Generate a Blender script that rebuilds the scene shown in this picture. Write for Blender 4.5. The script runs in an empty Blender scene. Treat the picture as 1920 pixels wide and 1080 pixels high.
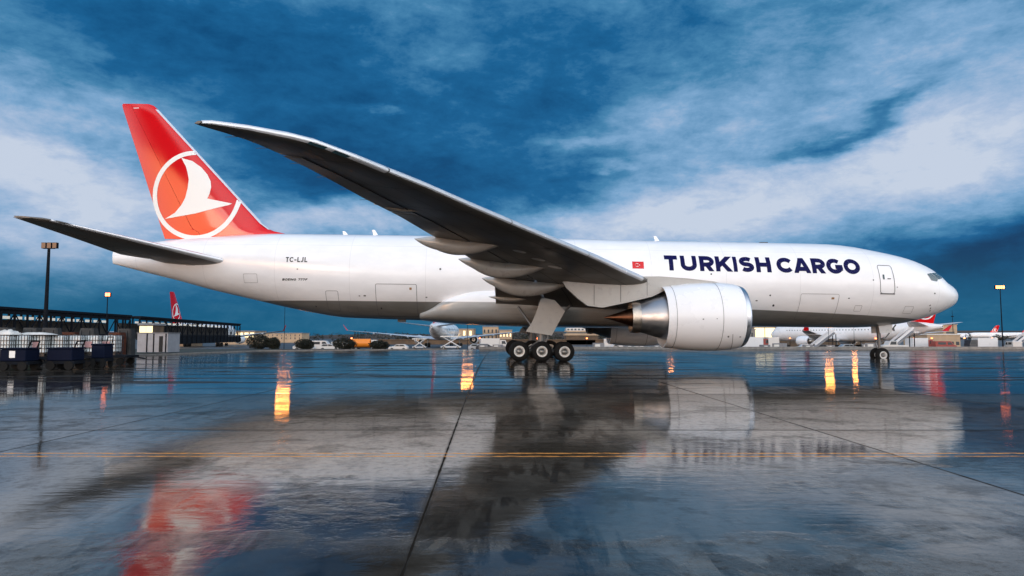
import bpy, bmesh, math, random
import numpy as np
from mathutils import Vector, Matrix
random.seed(7)
R = math.radians
scene = bpy.context.scene
COL = scene.collection

# ------------------------------------------------------------------ camera
cam_d = bpy.data.cameras.new("camera")
cam = bpy.data.objects.new("camera", cam_d)
COL.objects.link(cam)
cam_d.sensor_width = 36
cam_d.lens = 24
cam_d.clip_start = 0.1
cam_d.clip_end = 20000
cam.location = (0, 0, 1.66)
cam.rotation_euler = (R(90 + 4.022), 0, 0)
scene.camera = cam

# ------------------------------------------------------------------ exposure / render
scene.view_settings.view_transform = 'Standard'
scene.view_settings.look = 'None'
scene.view_settings.exposure = 0.0
scene.view_settings.gamma = 1.0
scene.cycles.use_denoising = True
scene.cycles.max_bounces = 8
scene.cycles.glossy_bounces = 5
scene.cycles.diffuse_bounces = 3
scene.cycles.sample_clamp_indirect = 12.0
scene.cycles.caustics_reflective = False

# ------------------------------------------------------------------ node helpers
class NT:
    def __init__(s, tree):
        s.t = tree; s.n = tree.nodes; s.l = tree.links
    def new(s, typ, **kw):
        n = s.n.new(typ)
        for k, v in kw.items():
            setattr(n, k, v)
        return n
    def put(s, sock, v):
        if hasattr(v, 'is_output') or isinstance(v, bpy.types.NodeSocket):
            s.l.new(v, sock)
        elif v is not None:
            sock.default_value = v
    def m(s, op, a, b=None, c=None, clamp=False):
        n = s.n.new('ShaderNodeMath'); n.operation = op; n.use_clamp = clamp
        s.put(n.inputs[0], a)
        if b is not None: s.put(n.inputs[1], b)
        if c is not None: s.put(n.inputs[2], c)
        return n.outputs[0]
    def vm(s, op, a, b=None, out=0):
        n = s.n.new('ShaderNodeVectorMath'); n.operation = op
        s.put(n.inputs[0], a)
        if b is not None:
            if op == 'SCALE': s.put(n.inputs['Scale'], b)
            else: s.put(n.inputs[1], b)
        return n.outputs[out]
    def noise(s, vec, scale, detail=4, rough=.5, dist=0.0, dim='3D'):
        n = s.n.new('ShaderNodeTexNoise'); n.noise_dimensions = dim
        s.put(n.inputs['Vector'], vec)
        n.inputs['Scale'].default_value = scale
        n.inputs['Detail'].default_value = detail
        n.inputs['Roughness'].default_value = rough
        n.inputs['Distortion'].default_value = dist
        return n.outputs['Fac']
    def mapr(s, v, a, b, c=0., d=1., smooth=True):
        n = s.n.new('ShaderNodeMapRange')
        n.interpolation_type = 'SMOOTHSTEP' if smooth else 'LINEAR'
        s.put(n.inputs[0], v)
        for i, x in enumerate((a, b, c, d)):
            s.put(n.inputs[i + 1], x)
        return n.outputs[0]
    def ramp(s, v, stops):
        n = s.n.new('ShaderNodeValToRGB')
        e = n.color_ramp.elements
        while len(e) < len(stops): e.new(0.5)
        for x, (p, c) in zip(e, stops):
            x.position = p; x.color = (*c, 1) if len(c) == 3 else c
        s.put(n.inputs[0], v)
        return n.outputs[0]
    def mix(s, f, a, b, blend='MIX'):
        n = s.n.new('ShaderNodeMix'); n.data_type = 'RGBA'; n.blend_type = blend
        s.put(n.inputs[0], f)
        s.put(n.inputs[6], (*a, 1) if isinstance(a, tuple) and len(a) == 3 else a)
        s.put(n.inputs[7], (*b, 1) if isinstance(b, tuple) and len(b) == 3 else b)
        return n.outputs[2]
    def comb(s, x, y, z):
        n = s.n.new('ShaderNodeCombineXYZ')
        for i, v in enumerate((x, y, z)): s.put(n.inputs[i], v)
        return n.outputs[0]
    def sep(s, v):
        n = s.n.new('ShaderNodeSeparateXYZ'); s.put(n.inputs[0], v); return n.outputs

# ------------------------------------------------------------------ sky
world = bpy.data.worlds.new("World")
scene.world = world
world.use_nodes = True
wt = NT(world.node_tree)
world.node_tree.nodes.clear()
tc = wt.new('ShaderNodeTexCoord')
D = wt.vm('NORMALIZE', tc.outputs['Generated'])
dx, dy, dz = wt.sep(D)
az0 = wt.m('MULTIPLY', wt.m('ARCTAN2', dx, dy), 57.29578)
el0 = wt.m('MULTIPLY', wt.m('ARCSINE', dz), 57.29578)
# wind-torn edges: warp the direction before the cloud masses are laid out
Dst = wt.vm('MULTIPLY', D, (1.0, 1.0, 3.2))
wA = wt.m('SUBTRACT', wt.noise(Dst, 3.0, 5, .55), .5)
wB = wt.m('SUBTRACT', wt.noise(wt.vm('ADD', Dst, (7.3, 2.1, 4.4)), 4.5, 6, .6), .5)
az = wt.m('ADD', az0, wt.m('MULTIPLY', wA, 17.0))
el = wt.m('ADD', el0, wt.m('MULTIPLY', wB, 6.0))
BLOBS = [  # azimuth, elevation, half widths (deg), tilt, lightness
 (-13.9,17.0,18.6,6.2,-8,-0.34),(-29.8,22.4,13.4,3.8,-6,-0.22),(4.1,24.5,13.7,4.7,0,-0.16),
 (2.7,18.9,6.8,5.0,0,-0.18),(-2.7,12.5,12.7,2.6,0,-0.30),(-17.6,13.2,6.7,2.1,0,-0.30),
 (35.0,6.2,9.8,1.7,12,-0.60),(31.7,3.2,14.4,2.5,0,-0.45),(-25.5,1.6,18.5,2.6,0,-0.30),
 (-31.1,13.9,3.1,0.7,0,-0.22),(-26.5,10.6,4.4,0.4,0,-0.16),(-34.6,13.2,9.4,4.3,0,0.56),
 (-31.6,9.0,10.0,3.4,0,0.32),(-12.6,9.4,9.5,1.9,0,0.52),(-10.0,18.0,2.7,0.5,0,0.35),
 (23.1,11.1,14.5,3.4,8,0.50),(13.5,8.6,9.5,2.2,4,0.22),(35.9,13.0,7.6,4.6,0,0.28),(34.0,19.7,8.7,4.1,20,0.26),
 (8.6,17.4,10.6,2.5,15,0.20),(9.8,9.9,8.7,1.7,0,0.32),(31.6,16.6,3.9,0.8,25,-0.50),
 (25.9,14.7,4.7,0.7,5,-0.45),(3.6,15.9,3.2,0.5,0,0.22),(5.4,13.7,2.7,0.4,0,0.24),(12.5,14.2,10.5,3.0,6,0.26),(-33,5.5,9,3,0,.16)]
tot = None
for (a, e, sa, se, rot, amp) in BLOBS:
    # small features follow a gentler warp so that they stay where they are
    A = wt.m('SUBTRACT', az, a); E_ = wt.m('SUBTRACT', el, e)
    c_, s_ = math.cos(R(rot)), math.sin(R(rot))
    p = wt.m('DIVIDE', wt.m('ADD', wt.m('MULTIPLY', A, c_), wt.m('MULTIPLY', E_, s_)), sa)
    q = wt.m('DIVIDE', wt.m('SUBTRACT', wt.m('MULTIPLY', E_, c_), wt.m('MULTIPLY', A, s_)), se)
    r2 = wt.m('ADD', wt.m('MULTIPLY', p, p), wt.m('MULTIPLY', q, q))
    g = wt.m('MULTIPLY', wt.m('EXPONENT', wt.m('MULTIPLY', r2, -1.0)), amp)
    tot = g if tot is None else wt.m('ADD', tot, g)
det = wt.noise(wt.vm('MULTIPLY', D, (1.0, 1.0, 2.3)), 6.5, 10, .68, .2)
det2 = wt.noise(wt.vm('MULTIPLY', wt.vm('ADD', D, (3., 1., 2.)), (1.2, 1.0, 2.6)), 19.0, 8, .66, .2)
cover = wt.m('ADD', wt.m('ADD', tot, .43), wt.m('ADD', wt.m('MULTIPLY', wt.m('SUBTRACT', det, .5), .86),
                                           wt.m('MULTIPLY', wt.m('SUBTRACT', det2, .5), .46)))
cover = wt.m('MULTIPLY', wt.m('ADD', cover, .35), .74)
cloud = wt.ramp(cover, [(0.0, (.003, .040, .125)), (.22, (.004, .078, .215)), (.40, (.010, .125, .31)), (.56, (.062, .235, .44)),
                        (.74, (.21, .40, .64)), (.89, (.42, .54, .74)), (1.0, (.58, .66, .80))])
# towards the horizon the clear gap is a deep teal
low = wt.mapr(el0, 0.5, 7.5, .85, 0.0)
cloud = wt.mix(wt.m('MULTIPLY', low, .9), cloud, (.002, .105, .205))
nish = wt.new('ShaderNodeTexSky', sky_type='NISHITA')
nish.sun_disc = False
nish.sun_elevation = R(7)
nish.sun_rotation = R(200)
nish.altitude = 50
nsk = wt.mix(1.0, nish.outputs[0], (.05, .05, .05), 'MULTIPLY')
cloud = wt.mix(.95, nsk, cloud)
# behind the photographer: bright evening sky under the cloud edge
azb = wt.m('ABSOLUTE', wt.m('SUBTRACT', 180.0, wt.m('ABSOLUTE', az0)))
side = wt.mapr(azb, 55.0, 95.0, 1.0, 0.0)
gaz = wt.m('SUBTRACT', az0, -152.0)
gw = wt.m('EXPONENT', wt.m('MULTIPLY', wt.m('POWER', wt.m('ABSOLUTE', wt.m('DIVIDE', gaz, 11.0)), 4.0), -1.0))
edge = wt.m('ADD', el0, wt.m('MULTIPLY', wt.m('SUBTRACT', wt.noise(D, 2.2, 5, .6), .5), 5.0))
band = wt.m('MULTIPLY', wt.mapr(edge, 9.3, 11.0, 1.0, 0.0), side)
glow = wt.mix(gw, (3.2, 3.0, 2.9), (8.2, 3.9, 1.7))
upper = wt.mix(wt.mapr(el0, 14, 80), (2.0, 2.15, 2.3), (.6, .75, 1.0))
upper = wt.mix(wt.m('MULTIPLY', gw, wt.mapr(el0, 24, 34, 1, 0)), upper, (.10, .13, .2))
sideu = wt.mapr(azb, 70.0, 125.0, 1.0, 0.0)
col = wt.mix(sideu, cloud, upper)
col = wt.mix(band, col, glow)
top = wt.mapr(el0, 32, 60)
col = wt.mix(wt.m('MULTIPLY', top, .7), col, (.45, .62, .9))
bg = wt.new('ShaderNodeBackground')
wt.l.new(col, bg.inputs[0]); bg.inputs[1].default_value = 1.0
wo = wt.new('ShaderNodeOutputWorld')
wt.l.new(bg.outputs[0], wo.inputs[0])
world.cycles.sampling_method = 'MANUAL'
world.cycles.sample_map_resolution = 1024

# ------------------------------------------------------------------ sun (veiled evening sun behind the photographer)
sl = bpy.data.lights.new("sun", 'SUN'); sl.energy = 0.3; sl.angle = R(14); sl.color = (1, .86, .72)
sun = bpy.data.objects.new("sun", sl); COL.objects.link(sun)
sun.rotation_euler = Vector((-math.sin(R(20)) * 1, -math.cos(R(20)), math.tan(R(7)))).to_track_quat('Z', 'Y').to_euler()

# ------------------------------------------------------------------ materials
def mat(name, base=(.5, .5, .5), rough=.5, metal=0., coat=0., ior=1.5, vary=.0, vscale=2., emit=None, estr=0., bump=0., bscale=20.):
    m = bpy.data.materials.new(name); m.use_nodes = True
    t = NT(m.node_tree); b = t.n['Principled BSDF']
    b.inputs['Roughness'].default_value = rough
    b.inputs['Metallic'].default_value = metal
    b.inputs['Coat Weight'].default_value = coat
    b.inputs['Coat Roughness'].default_value = .06
    b.inputs['IOR'].default_value = ior
    b.inputs['Base Color'].default_value = (*base, 1)
    if vary or bump:
        o = t.new('ShaderNodeTexCoord').outputs['Object']
    if vary:
        n = t.noise(o, vscale, 5, .6)
        hi = tuple(min(1, c * (1 + vary)) for c in base); lo = tuple(c * (1 - vary) for c in base)
        t.l.new(t.mix(t.mapr(n, .3, .7), lo, hi), b.inputs['Base Color'])
        t.l.new(t.mapr(n, .3, .7, rough * .8, min(1, rough * 1.25)), b.inputs['Roughness'])
    if bump:
        bn = t.new('ShaderNodeBump'); bn.inputs['Distance'].default_value = bump
        t.l.new(t.noise(o, bscale, 4), bn.inputs['Height']); t.l.new(bn.outputs[0], b.inputs['Normal'])
    if emit:
        b.inputs['Emission Color'].default_value = (*emit, 1)
        b.inputs['Emission Strength'].default_value = estr
    return m

M = {}
M['white'] = mat('white_gloss_paint', (.80, .80, .81), .28, coat=.4, vary=.006, vscale=.3)
M['fairing'] = mat('pale_grey_paint', (.60, .60, .61), .32, coat=.3, vary=.01, vscale=.3)
M['pod'] = mat('mid_grey_pod_paint', (.36, .35, .33), .32, coat=.35, vary=.05)
M['greypaint'] = mat('grey_wing_paint', (.125, .112, .098), .42, coat=.05, vary=.2, vscale=.5)
M['belly'] = mat('grey_belly_paint', (.40, .40, .40), .3, coat=.3, vary=.05)
M['red'] = mat('red_gloss_paint', (.58, .002, .004), .07, coat=.0, vary=.02, vscale=.4)
M['navy'] = mat('navy_lettering', (.003, .003, .055), .4, ior=1.2)
M['black'] = mat('black_paint', (.02, .02, .022), .5)
M['dkline'] = mat('dark_seam', (.09, .09, .10), .5)
M['metal'] = mat('bare_metal', (.42, .42, .43), .38, 1.0, vary=.03, vscale=3.)
M['lipmetal'] = mat('polished_lip', (.50, .51, .55), .22, 1.0)
M['hot'] = mat('heat_stained_metal', (.50, .42, .35), .32, 1.0, vary=.25, vscale=2.)
M['plug'] = mat('bronze_plug', (.09, .045, .028), .4, 1.0, vary=.2)
M['tyre'] = mat('tyre_rubber', (.010, .010, .010), .8, vary=.2, vscale=8., ior=1.25)
M['hub'] = mat('hub_metal', (.22, .22, .21), .4, .8)
M['rimw'] = mat('white_rim_paint', (.78, .78, .76), .4)
M['strut'] = mat('silver_strut', (.12, .12, .12), .4, .3)
M['glass'] = mat('cockpit_glass', (.02, .05, .06), .08, coat=.6)
M['dark'] = mat('dark_inside', (.012, .012, .012), .8)
M['steel'] = mat('dark_steel', (.008, .010, .014), .7, vary=.3, ior=1.15)
M['concrete'] = mat('concrete_grey', (.22, .20, .18), .75, vary=.25, vscale=3.)

# ------------------------------------------------------------------ mesh helpers
class MB:
    def __init__(s): s.v = []; s.f = []
    def add(s, vs, fs):
        o = len(s.v); s.v += [tuple(p) for p in vs]; s.f += [tuple(o + i for i in f) for f in fs]; return s
    def box(s, x0, x1, y0, y1, z0, z1, rz=0, c=None):
        vs = [(x, y, z) for z in (z0, z1) for y in (y0, y1) for x in (x0, x1)]
        if rz:
            cx, cy = c or ((x0 + x1) / 2, (y0 + y1) / 2); ca, sa = math.cos(rz), math.sin(rz)
            vs = [(cx + (x - cx) * ca - (y - cy) * sa, cy + (x - cx) * sa + (y - cy) * ca, z) for x, y, z in vs]
        return s.add(vs, [(0, 2, 3, 1), (4, 5, 7, 6), (0, 1, 5, 4), (2, 6, 7, 3), (0, 4, 6, 2), (1, 3, 7, 5)])
    def bar(s, a, b, w, h=None):
        a = Vector(a); b = Vector(b); h = h or w; d = (b - a).normalized()
        up = Vector((0, 0, 1)) if abs(d.z) < .95 else Vector((0, 1, 0))
        x = d.cross(up).normalized(); y = x.cross(d).normalized()
        vs = [p + x * sx * w / 2 + y * sy * h / 2 for p in (a, b) for sx, sy in ((-1, -1), (1, -1), (1, 1), (-1, 1))]
        return s.add(vs, [(0, 3, 2, 1), (4, 5, 6, 7), (0, 1, 5, 4), (1, 2, 6, 5), (2, 3, 7, 6), (3, 0, 4, 7)])
    def tube(s, a, b, r0, r1=None, n=12):
        a = Vector(a); b = Vector(b); r1 = r0 if r1 is None else r1; d = (b - a).normalized()
        up = Vector((0, 0, 1)) if abs(d.z) < .95 else Vector((0, 1, 0))
        x = d.cross(up).normalized(); y = x.cross(d)
        vs = [p + (x * math.cos(k * 2 * math.pi / n) + y * math.sin(k * 2 * math.pi / n)) * r for p, r in ((a, r0), (b, r1)) for k in range(n)]
        fs = [(k, (k + 1) % n, n + (k + 1) % n, n + k) for k in range(n)] + [tuple(range(n))[::-1], tuple(range(n, 2 * n))]
        return s.add(vs, fs)
    def lathe(s, o, ax, prof, n=32, close=False):
        """prof = [(distance along ax, radius)]"""
        o = Vector(o); d = Vector(ax).normalized()
        up = Vector((0, 0, 1)) if abs(d.z) < .95 else Vector((0, 1, 0))
        x = d.cross(up).normalized(); y = x.cross(d)
        vs = []; fs = []
        for t, r in prof:
            vs += [o + d * t + (x * math.cos(k * 2 * math.pi / n) + y * math.sin(k * 2 * math.pi / n)) * r for k in range(n)]
        m = len(prof)
        for i in range(m if close else m - 1):
            j = (i + 1) % m
            fs += [(i * n + k, i * n + (k + 1) % n, j * n + (k + 1) % n, j * n + k) for k in range(n)]
        if not close:
            if prof[0][1] > 1e-6: fs.append(tuple(range(n))[::-1])
            if prof[-1][1] > 1e-6: fs.append(tuple(range((m - 1) * n, m * n)))
        return s.add(vs, fs)
    def loft(s, rings, cap=True):
        n = len(rings[0]); vs = [p for r in rings for p in r]; fs = []
        for i in range(len(rings) - 1):
            fs += [(i * n + k, i * n + (k + 1) % n, (i + 1) * n + (k + 1) % n, (i + 1) * n + k) for k in range(n)]
        if cap: fs += [tuple(range(n))[::-1], tuple(range((len(rings) - 1) * n, len(rings) * n))]
        return s.add(vs, fs)
    def prism(s, poly, d):
        """poly = list of 3D points, extruded by vector d"""
        n = len(poly); d = Vector(d)
        vs = [Vector(p) for p in poly] + [Vector(p) + d for p in poly]
        return s.add(vs, [tuple(range(n))[::-1], tuple(range(n, 2 * n))] + [(k, (k + 1) % n, n + (k + 1) % n, n + k) for k in range(n)])
    def build(s, name, m, parent=None, smooth=None, loc=None, bevel=0):
        me = bpy.data.meshes.new(name)
        me.from_pydata(s.v, [], s.f)
        bm = bmesh.new(); bm.from_mesh(me)
        bmesh.ops.remove_doubles(bm, verts=bm.verts, dist=1e-5)
        bmesh.ops.recalc_face_normals(bm, faces=bm.faces)
        bm.to_mesh(me); bm.free()
        if smooth:
            me.polygons.foreach_set('use_smooth', [True] * len(me.polygons))
            me.set_sharp_from_angle(angle=R(smooth))
        me.materials.append(M[m] if isinstance(m, str) else m)
        o = bpy.data.objects.new(name, me); COL.objects.link(o)
        if parent: o.parent = parent
        if loc: o.location = loc
        if bevel:
            bv = o.modifiers.new('bevel', 'BEVEL'); bv.width = bevel; bv.segments = 2; bv.limit_method = 'ANGLE'
        return o

def tag(o, label=None, cat=None, group=None, kind=None):
    if label: o['label'] = label
    if cat: o['category'] = cat
    if group: o['group'] = group
    if kind: o['kind'] = kind
    return o
def empty(name, loc=(0, 0, 0), rz=0, label=None, cat=None, group=None):
    o = bpy.data.objects.new(name, None); COL.objects.link(o)
    o.location = loc; o.rotation_euler = (0, 0, rz)
    return tag(o, label, cat, group)
def copy_tree(o, parent=None):
    c = o.copy(); COL.objects.link(c); c.parent = parent
    for ch in list(o.children): copy_tree(ch, c)
    return c

# ------------------------------------------------------------------ ground
def sheet(name, ys, zs, x0, x1, m, kind='structure', nx=2):
    b = MB(); xs = [x0 + (x1 - x0) * i / (nx - 1) for i in range(nx)]
    b.v = [(x, y, z) for y, z in zip(ys, zs) for x in xs]
    b.f = [(j * nx + i, j * nx + i + 1, (j + 1) * nx + i + 1, (j + 1) * nx + i) for j in range(len(ys) - 1) for i in range(nx - 1)]
    o = b.build(name, m); tag(o, kind=kind); return o

def ground_mat():
    m = bpy.data.materials.new('wet_concrete_slabs'); m.use_nodes = True
    t = NT(m.node_tree); b = t.n['Principled BSDF']
    P = t.new('ShaderNodeNewGeometry').outputs['Position']
    x, y, z = t.sep(P)
    SX, SY = 6.35, 7.5
    xg = t.m('EXPONENT', t.m('MULTIPLY', t.m('POWER', t.m('DIVIDE', t.m('ADD', x, .9), 2.6), 2.0), -1.0))
    xe = t.m('ADD', x, t.m('MULTIPLY', t.m('SUBTRACT', t.m('MULTIPLY', y, .034), .4), xg))
    gx = t.m('DIVIDE', t.m('ADD', xe, 1.0), SX); gy = t.m('DIVIDE', t.m('SUBTRACT', y, 4.72), SY)
    def seam(g, size, w):
        fr = t.m('ABSOLUTE', t.m('SUBTRACT', t.m('FRACT', t.m('ADD', g, .5)), .5))
        return t.m('MULTIPLY', fr, size)
    wob = t.m('MULTIPLY', t.m('SUBTRACT', t.noise(P, 3.0, 3), .5), .03)
    sx_ = t.m('ADD', seam(gx, SX, 0), wob); sy_ = t.m('ADD', seam(gy, SY, 0), wob)
    jx = t.mapr(sx_, .006, .020, 1, 0); jy = t.mapr(sy_, .008, .024, 1, 0)
    joint = t.m('MAXIMUM', jx, jy)
    stain_edge = t.m('MULTIPLY', t.m('MAXIMUM', t.mapr(sx_, .02, .35, 1, 0), t.mapr(sy_, .02, .3, 1, 0)), t.mapr(t.noise(P, .6, 4), .4, .65))
    cell = t.comb(t.m('FLOOR', gx), t.m('FLOOR', gy), 0)
    wn = t.new('ShaderNodeTexWhiteNoise', noise_dimensions='3D'); t.l.new(cell, wn.inputs['Vector'])
    wcol = wn.outputs['Color']; wv = wn.outputs['Value']
    # worn, stained concrete
    big = t.noise(t.vm('MULTIPLY', P, (.5, 1.0, 1.)), .55, 6, .6, .4)
    mid = t.noise(P, 2.3, 6, .65)
    fine = t.noise(P, 38.0, 4, .7)
    streak = t.noise(t.vm('MULTIPLY', P, (2.2, .35, 1.)), 1.4, 6, .65, .8)
    tone = t.m('ADD', t.m('MULTIPLY', big, .5), t.m('ADD', t.m('MULTIPLY', mid, .3), t.m('MULTIPLY', fine, .2)))
    tone = t.m('ADD', tone, t.m('MULTIPLY', t.m('SUBTRACT', wv, .5), .10))
    colr = t.ramp(tone, [(.32, (.016, .013, .010)), (.45, (.055, .048, .040)), (.55, (.10, .089, .075)), (.68, (.17, .155, .135))])
    oil = t.mapr(t.m('MULTIPLY', big, streak), .25, .31, 0, 1)
    blot = t.mapr(t.noise(t.vm('MULTIPLY', P, (.8, 1., 1.)), .8, 8, .72, .6), .50, .60, 0, 1)
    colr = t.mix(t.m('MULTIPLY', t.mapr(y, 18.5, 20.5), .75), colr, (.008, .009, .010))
    colr = t.mix(t.m('MULTIPLY', blot, .6), colr, (.018, .014, .009))
    colr = t.mix(t.m('MULTIPLY', oil, .8), colr, (.010, .008, .006))
    colr = t.mix(t.m('MULTIPLY', t.mapr(t.noise(P, 85.0, 2, .6), .56, .70), .35), colr, (.20, .19, .17))
    colr = t.mix(t.m('MULTIPLY', stain_edge, .5), colr, (.012, .010, .008))
    # twin yellow-ochre line
    yw = t.m('ADD', y, t.m('MULTIPLY', t.m('SUBTRACT', t.noise(P, 1.2, 2), .5), .012))
    l1 = t.mapr(t.m('ABSOLUTE', t.m('SUBTRACT', yw, 9.82)), .045, .055, 1, 0)
    l2 = t.mapr(t.m('ABSOLUTE', t.m('SUBTRACT', yw, 9.58)), .040, .050, 1, 0)
    wear = t.mapr(t.noise(t.vm('MULTIPLY', P, (1., 3., 1.)), 5.0, 6, .7), .36, .56)
    line = t.m('MULTIPLY', t.m('MAXIMUM', l1, l2), wear)
    colr = t.mix(t.m('MULTIPLY', line, .9), colr, (.46, .20, .055))
    dark_mid = t.mapr(t.m('ABSOLUTE', t.m('SUBTRACT', yw, 9.70)), .05, .07, 1, 0)
    colr = t.mix(t.m('MULTIPLY', t.m('MULTIPLY', dark_mid, wear), .6), colr, (.01, .007, .005))
    colr = t.mix(t.m('MULTIPLY', joint, .9), colr, (.004, .004, .004))
    # standing water: everywhere beyond the third joint, patches nearer
    pud = t.noise(t.vm('MULTIPLY', P, (.45, 1., 1.)), .42, 5, .55, .5)
    far = t.mapr(y, 18.9, 19.6, 0, 1)
    near = t.mapr(y, 4.0, 11.5, 0., .28, smooth=False)
    wet = t.m('ADD', t.m('ADD', pud, near), t.m('MULTIPLY', far, .28))
    wet = t.m('ADD', wet, t.m('MULTIPLY', t.m('SUBTRACT', wv, .5), .10))
    wet = t.m('ADD', wet, t.m('MULTIPLY', t.m('SUBTRACT', mid, .5), .35))
    wetm = t.mapr(wet, .46, .58, 0, 1)
    colr = t.mix(t.m('MULTIPLY', wetm, .45), colr, (.012, .010, .008))
    t.l.new(colr, b.inputs['Base Color'])
    rgh = t.m('ADD', t.m('MULTIPLY', t.m('SUBTRACT', 1.0, wetm), .08), .035)
    rgh = t.m('ADD', rgh, t.m('MULTIPLY', t.mapr(mid, .45, .75), .03))
    rgh = t.m('ADD', rgh, t.m('MULTIPLY', oil, .06))
    rgh = t.m('ADD', rgh, t.m('MULTIPLY', joint, .3))
    fb = t.noise(t.vm('MULTIPLY', P, (.13, 1.0, 1.)), .75, 6, .68)
    farband = t.m('ADD', t.mapr(fb, .38, .55, 0.0, .04), t.mapr(fb, .545, .60, 0.0, .20))
    matte = t.m('MULTIPLY', t.mapr(fb, .53, .57, 0, .8), t.mapr(y, 18.5, 26))
    rgh = t.m('ADD', rgh, t.m('MULTIPLY', t.mapr(y, 18.5, 30), farband))
    t.l.new(rgh, b.inputs['Roughness'])
    b.inputs['IOR'].default_value = 1.8
    b.inputs['Specular Tint'].default_value = (1.0, .86, .70, 1)
    grit = t.mapr(t.noise(P, 7.5, 9, .78), .47, .60, 0, 1)
    grit = t.m('MULTIPLY', t.m('MULTIPLY', grit, t.m('SUBTRACT', .80, t.m('MULTIPLY', wetm, .40))), t.mapr(y, 17, 24, 1, .0))
    t.l.new(t.m('SUBTRACT', .5, t.m('MULTIPLY', t.m('MAXIMUM', t.m('MAXIMUM', t.m('MAXIMUM', joint, grit), matte), t.m('MULTIPLY', t.m('MULTIPLY', blot, .30), t.mapr(y, 18, 22, 1, 0))), .5)), b.inputs['Specular IOR Level'])
    # ripples: fine grain near, wind ripples with long crests in the water
    Pr = t.vm('MULTIPLY', P, (.35, 1.0, 1.))
    rip = t.noise(Pr, 3.2, 3, .55, .6)
    rip2 = t.noise(Pr, 11.0, 3, .5)
    rip3 = t.noise(t.vm('MULTIPLY', P, (.22, 1., 1.)), .85, 2, .5, .8)
    hgt = t.m('ADD', t.m('MULTIPLY', rip, .0024), t.m('MULTIPLY', rip2, .0010))
    hgt = t.m('ADD', hgt, t.m('MULTIPLY', rip3, t.mapr(y, 14, 40, .004, .045)))
    gr = t.m('MULTIPLY', t.m('MULTIPLY', t.noise(P, 26.0, 4, .75), .0016), t.m('SUBTRACT', 1.25, wetm))
    gr2 = t.m('MULTIPLY', t.m('MULTIPLY', streak, .004), t.m('SUBTRACT', 1.05, wetm))
    hgt = t.m('ADD', t.m('ADD', hgt, gr), t.m('ADD', gr2, 0.0))
    bn = t.new('ShaderNodeBump'); bn.inputs['Distance'].default_value = 1.0; bn.inputs['Strength'].default_value = .55
    t.l.new(hgt, bn.inputs['Height'])
    tilt = t.vm('SCALE', t.vm('MULTIPLY', t.vm('SUBTRACT', wcol, (.5, .5, .5)), (1., 1., 0.)), .012)
    nn = t.vm('NORMALIZE', t.vm('ADD', bn.outputs[0], tilt))
    t.l.new(nn, b.inputs['Normal'])
    # where the water film is broken the bare concrete shows: joints, paint, grain, matte patches
    base = t.m('ADD', t.m('ADD', t.m('MULTIPLY', t.mapr(y, 19.55, 19.85, .30, .03), t.mapr(y, 6.0, 9.3, .1, 1)), t.m('MULTIPLY', t.mapr(y, 12.2, 12.3, 0, .06), t.mapr(y, 19.6, 19.8, 1, 0))), t.m('MULTIPLY', t.m('SUBTRACT', 1.0, wetm), t.mapr(y, 12, 24, .22, .05)))
    base = t.m('ADD', base, t.m('MULTIPLY', blot, t.mapr(y, 14, 24, .22, .0)))
    base = t.m('ADD', base, t.m('MULTIPLY', t.m('SUBTRACT', wv, .5), .16))
    base = t.m('ADD', base, t.m('MULTIPLY', grit, t.mapr(y, 6.0, 9.3, .18, .42)))
    base = t.m('MAXIMUM', base, matte)
    jband = t.m('MAXIMUM', t.m('MULTIPLY', t.mapr(sy_, .015, .13, 1, 0), .75), t.m('MULTIPLY', t.mapr(sx_, .01, .075, 1, 0), .6))
    dry = t.m('MAXIMUM', t.m('MAXIMUM', base, t.m('MULTIPLY', joint, .96)), t.m('MAXIMUM', jband, t.m('MULTIPLY', line, .8)))
    dry = t.m('MINIMUM', t.m('MAXIMUM', dry, 0.0), .97)
    df = t.new('ShaderNodeBsdfDiffuse'); df.inputs['Roughness'].default_value = .6
    dc = t.mix(jband, colr, (.020, .017, .014)); dc = t.mix(t.m('MULTIPLY', line, .85), dc, (.50, .22, .06))
    t.l.new(dc, df.inputs[0])
    ms = t.new('ShaderNodeMixShader'); t.l.new(dry, ms.inputs[0]); t.l.new(b.outputs[0], ms.inputs[1]); t.l.new(df.outputs[0], ms.inputs[2])
    t.l.new(ms.outputs[0], t.n['Material Output'].inputs[0])
    return m
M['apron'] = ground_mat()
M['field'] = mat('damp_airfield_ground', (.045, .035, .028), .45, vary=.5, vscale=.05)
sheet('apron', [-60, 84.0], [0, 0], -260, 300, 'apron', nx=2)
sheet('ground', [-400, 84.2, 130, 175, 600, 9000], [-.12, -.12, -1.2, -2, -2, -2], -6000, 6000, 'field', nx=2)

# ================================================================== cargo airplane
# local frame of the airplane: u = metres aft of the nose, v = metres towards its right wing, w = height
PIV = 31.77
def L3(u, v, w): return Vector((PIV - u, -v, w))

def pchip(xs, ys):
    xs = list(xs); ys = list(ys); n = len(xs)
    h = [xs[i + 1] - xs[i] for i in range(n - 1)]; d = [(ys[i + 1] - ys[i]) / h[i] for i in range(n - 1)]
    m = [d[0]] + [0 if d[i - 1] * d[i] <= 0 else 2 * d[i - 1] * d[i] / (d[i - 1] + d[i]) for i in range(1, n - 1)] + [d[-1]]
    def f(x):
        if x <= xs[0]: return ys[0]
        if x >= xs[-1]: return ys[-1]
        i = next(k for k in range(n - 1) if x <= xs[k + 1]); t = (x - xs[i]) / h[i]
        return ((2 * t**3 - 3 * t * t + 1) * ys[i] + (t**3 - 2 * t * t + t) * h[i] * m[i] + (-2 * t**3 + 3 * t * t) * ys[i + 1] + (t**3 - t * t) * h[i] * m[i + 1])
    return f

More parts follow.
